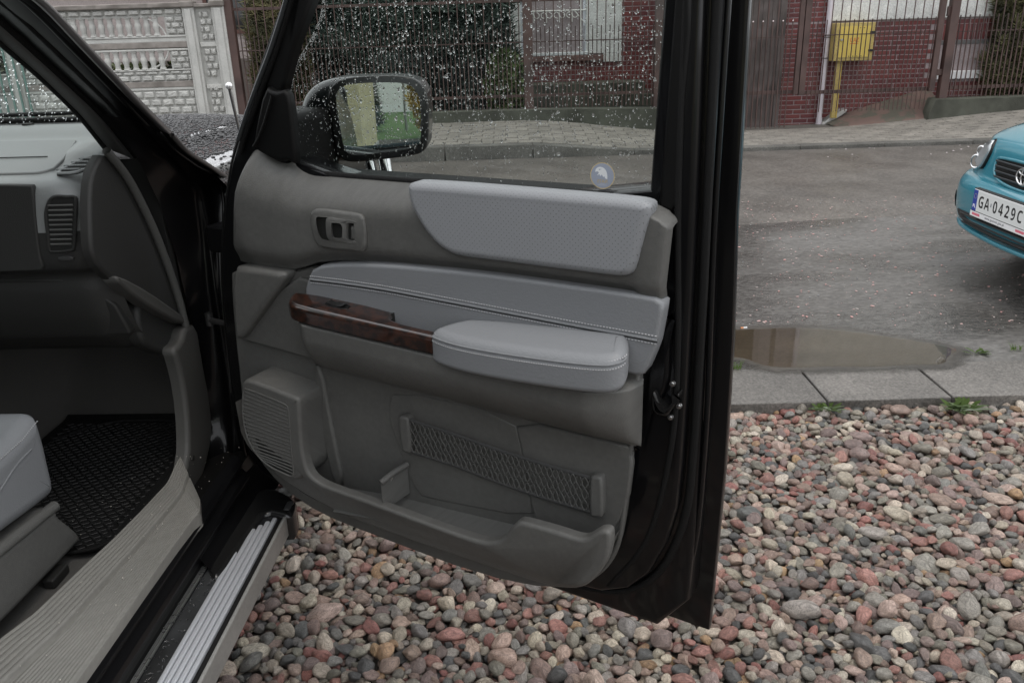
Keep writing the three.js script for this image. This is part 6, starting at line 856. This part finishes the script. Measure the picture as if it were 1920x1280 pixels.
  const bandG = (pts, w) => sheet((s, t) => { const p = along(pts, s); return [p[0], p[1] + (t - 0.5) * w, 0.015 + 0.002 * Math.sin(Math.PI * t)]; }, 60, 4);
  for (const p of [tp, bt]) part('net_band', door, bandG(p, 0.0085), std({ color: C(0.052), roughness: 0.85, bumpMap: tGrain, bumpScale: 0.0006 }));
  const cord = []; const N = 34; for (const ph of [0, 1]) for (let k = 0; k < 3; k++) { const P = []; for (let i = 0; i <= N; i++) { const u = i / N, a = along(tp, u), b = along(bt, u), v = (k + (((i + ph + k) % 2) ? 0.98 : 0.02)) / 3; P.push([lerp(a[0], b[0], v), lerp(a[1], b[1], v), 0.0155 + 0.0016 * (i % 2)]); } cord.push(tube(P, 0.00125, 6, N * 5)); }
  part('net_cord', door, M(cord), std({ color: C(0.085, 0.085, 0.08), roughness: 0.8 }));
}
{ // inner handle
  const o = [[0.3156,1.1281],[0.322,1.1366],[0.3329,1.1404],[0.3471,1.1415],[0.4274,1.1399],[0.439,1.136],[0.4437,1.1248],[0.4425,1.0836],[0.4362,1.071],[0.4236,1.0678],[0.3375,1.0661],[0.3229,1.0729],[0.3149,1.0896]], i = [[0.3251,1.1228],[0.3314,1.1303],[0.3419,1.1322],[0.419,1.1305],[0.4256,1.1252],[0.4232,1.0847],[0.4175,1.0781],[0.3444,1.0781],[0.3323,1.084],[0.3263,1.0957]];
  part('handle_bezel', door, prism(o, [i], { z0: 0.018, h: 0.016, r: 0.005, seg: 5, k: 2 }), mat.trim);
  part('handle_recess', door, plate(o, { z0: 0.018, h: 0.0095, r: 0.002, k: 2 }), mat.dark);
  const lo = [[0.3528,1.122],[0.3587,1.1274],[0.3677,1.1291],[0.417,1.1273],[0.4265,1.1261],[0.4269,1.1194],[0.4099,1.1199],[0.404,1.1213],[0.3975,1.0901],[0.402,1.0866],[0.4221,1.0895],[0.4212,1.0824],[0.3634,1.0798],[0.3528,1.0859],[0.3508,1.0988]], li = [[0.3638,1.1189],[0.3693,1.1223],[0.3979,1.1218],[0.3938,1.0908],[0.3871,1.0871],[0.367,1.0872],[0.3614,1.0927]];
  part('handle_lever', door, prism(lo, [li], { z0: 0.022, h: 0.013, r: 0.0035, seg: 4, k: 2 }), mat.trim);
  const pc = [[0.4085,1.1149],[0.4233,1.1162],[0.4212,1.0884],[0.4051,1.0879]]; part('handle_pivot', door, plate(pc, { z0: 0.02, h: 0.012, r: 0.006, k: 0, seg: 5 }), mat.trim);
  // latch and its screws on the door edge
  const la = [[0.9785,0.8776],[0.9819,0.8859],[0.9876,0.8794],[0.9955,0.8599],[1.0047,0.8561],[1.018,0.8806],[1.0246,0.8913],[1.0234,0.877],[1.0103,0.8505],[1.0034,0.8423],[0.9851,0.8443],[0.9793,0.8537]]; part('latch', door, plate(la, { z0: -0.03, h: 0.034, r: 0.006, k: 1 }), std({ color: C(0.02), roughness: 0.25, metalness: 0.5 }));
  for (const [x, y] of [[1.0107,0.9002],[1.023,0.863],[1.0096,0.84]]) { const s = new THREE.CylinderGeometry(0.0046, 0.005, 0.004, 18); s.rotateX(Math.PI / 2); s.translate(x, y, -0.008); const k = new THREE.SphereGeometry(0.0038, 14, 8); k.scale(1, 1, 0.5); k.translate(x, y, -0.006); part('screw', door, M(s, k), std({ color: C(0.34), metalness: 1, roughness: 0.35 })); }
}
{ // door mirror
  const z = -1.78, hs = [[-0.4268,1.2878],[-0.4193,1.3131],[-0.4026,1.3337],[-0.378,1.3476],[-0.3422,1.3559],[-0.2659,1.3567],[-0.2061,1.3549],[-0.1741,1.3457],[-0.161,1.3285],[-0.1574,1.3009],[-0.1615,1.2211],[-0.1706,1.2015],[-0.1903,1.1932],[-0.2809,1.1882],[-0.3321,1.1842],[-0.3849,1.187],[-0.4125,1.1823],[-0.4297,1.1895],[-0.4308,1.2359]];
  const cx = (hs[0][0] + hs[9][0]) / 2; part('mirror_housing', door, toDoor(plate(hs, { z0: z - 0.10, h: 0.115, r: 0.03, k: 2, seg: 8, back: true, zf: (x, y) => -0.012 * sst(hs[3][0] + 0.02, hs[0][0], x) })), phy({ color: C(0.010, 0.012, 0.013), roughness: 0.35, specularIntensity: 0.6, clearcoat: 0.6, clearcoatRoughness: 0.08 }));
  const ro = [[-0.3598,1.3178],[-0.3508,1.3405],[-0.3276,1.3553],[-0.2636,1.3585],[-0.2043,1.3568],[-0.1747,1.3476],[-0.1587,1.3274],[-0.1552,1.299],[-0.16,1.2252],[-0.1702,1.2047],[-0.192,1.1966],[-0.2787,1.1893],[-0.3237,1.1863],[-0.3454,1.1936],[-0.354,1.2181],[-0.3564,1.2679]], ri = [[-0.35,1.3175],[-0.3427,1.335],[-0.324,1.348],[-0.2643,1.3503],[-0.2071,1.3486],[-0.1828,1.3406],[-0.17,1.3215],[-0.1664,1.294],[-0.1697,1.2298],[-0.1786,1.2126],[-0.1992,1.2056],[-0.2779,1.1981],[-0.3161,1.196],[-0.3356,1.2021],[-0.3435,1.2221],[-0.3465,1.2676]];
  part('mirror_rim', door, toDoor(prism(ro, [ri], { z0: z + 0.008, h: 0.016, r: 0.005, seg: 4, k: 2 })), std({ color: C(0.012), roughness: 0.35 }));
  const gm = new THREE.ShapeGeometry(new THREE.Shape(chaikin(ri, 2).map(q => new THREE.Vector2(...q)))), p = gm.attributes.position, n = [0.018, 0.0096, 0.9998], xc = -0.29, yc = 1.27; for (let i = 0; i < p.count; i++) p.setZ(i, z + 0.0195 - (n[0] * (p.getX(i) - xc) + n[1] * (p.getY(i) - yc)) / n[2]); gm.computeVertexNormals();
  part('mirror_glass', door, toDoor(gm), mat.mirror);
  const sa = [[-0.3156,1.1896],[-0.284,1.1864],[-0.2565,1.1878],[-0.2842,1.1329],[-0.3071,1.1336],[-0.2589,1.1321]]; const chromeG = M(rod([sa[0][0] + 0.02, 1.20, z - 0.03], [sa[0][0] + 0.035, 1.10, z - 0.02], 0.011, 14), rod([sa[1][0] + 0.02, 1.20, z - 0.03], [sa[1][0] + 0.032, 1.10, z - 0.02], 0.014, 14)); part('mirror_stay', door, toDoor(chromeG), mat.chrome);
  part('mirror_foot', door, box(0.10, 0.21, 1.165, 1.30, -0.20, -0.05, 0.02), mat.frame);
}
{ // a slip of paper left in the door pocket
  const pz = thing('paper_slip', 'thin slip of paper standing in the door pocket beside its divider', 'paper'); door.updateMatrixWorld(true); pz.applyMatrix4(door.matrixWorld);
  const q = [[0.4453,0.5737],[0.4438,0.5979],[0.4629,0.6174],[0.4651,0.6132],[0.4516,0.5963],[0.4487,0.5684]]; part('sheet', pz, prism(q, [], { z0: 0.045, h: 0.0006, r: 0, k: 0 }), std({ color: C(0.28, 0.27, 0.25), roughness: 0.8 }));
}
renderer.render(scene, camera);
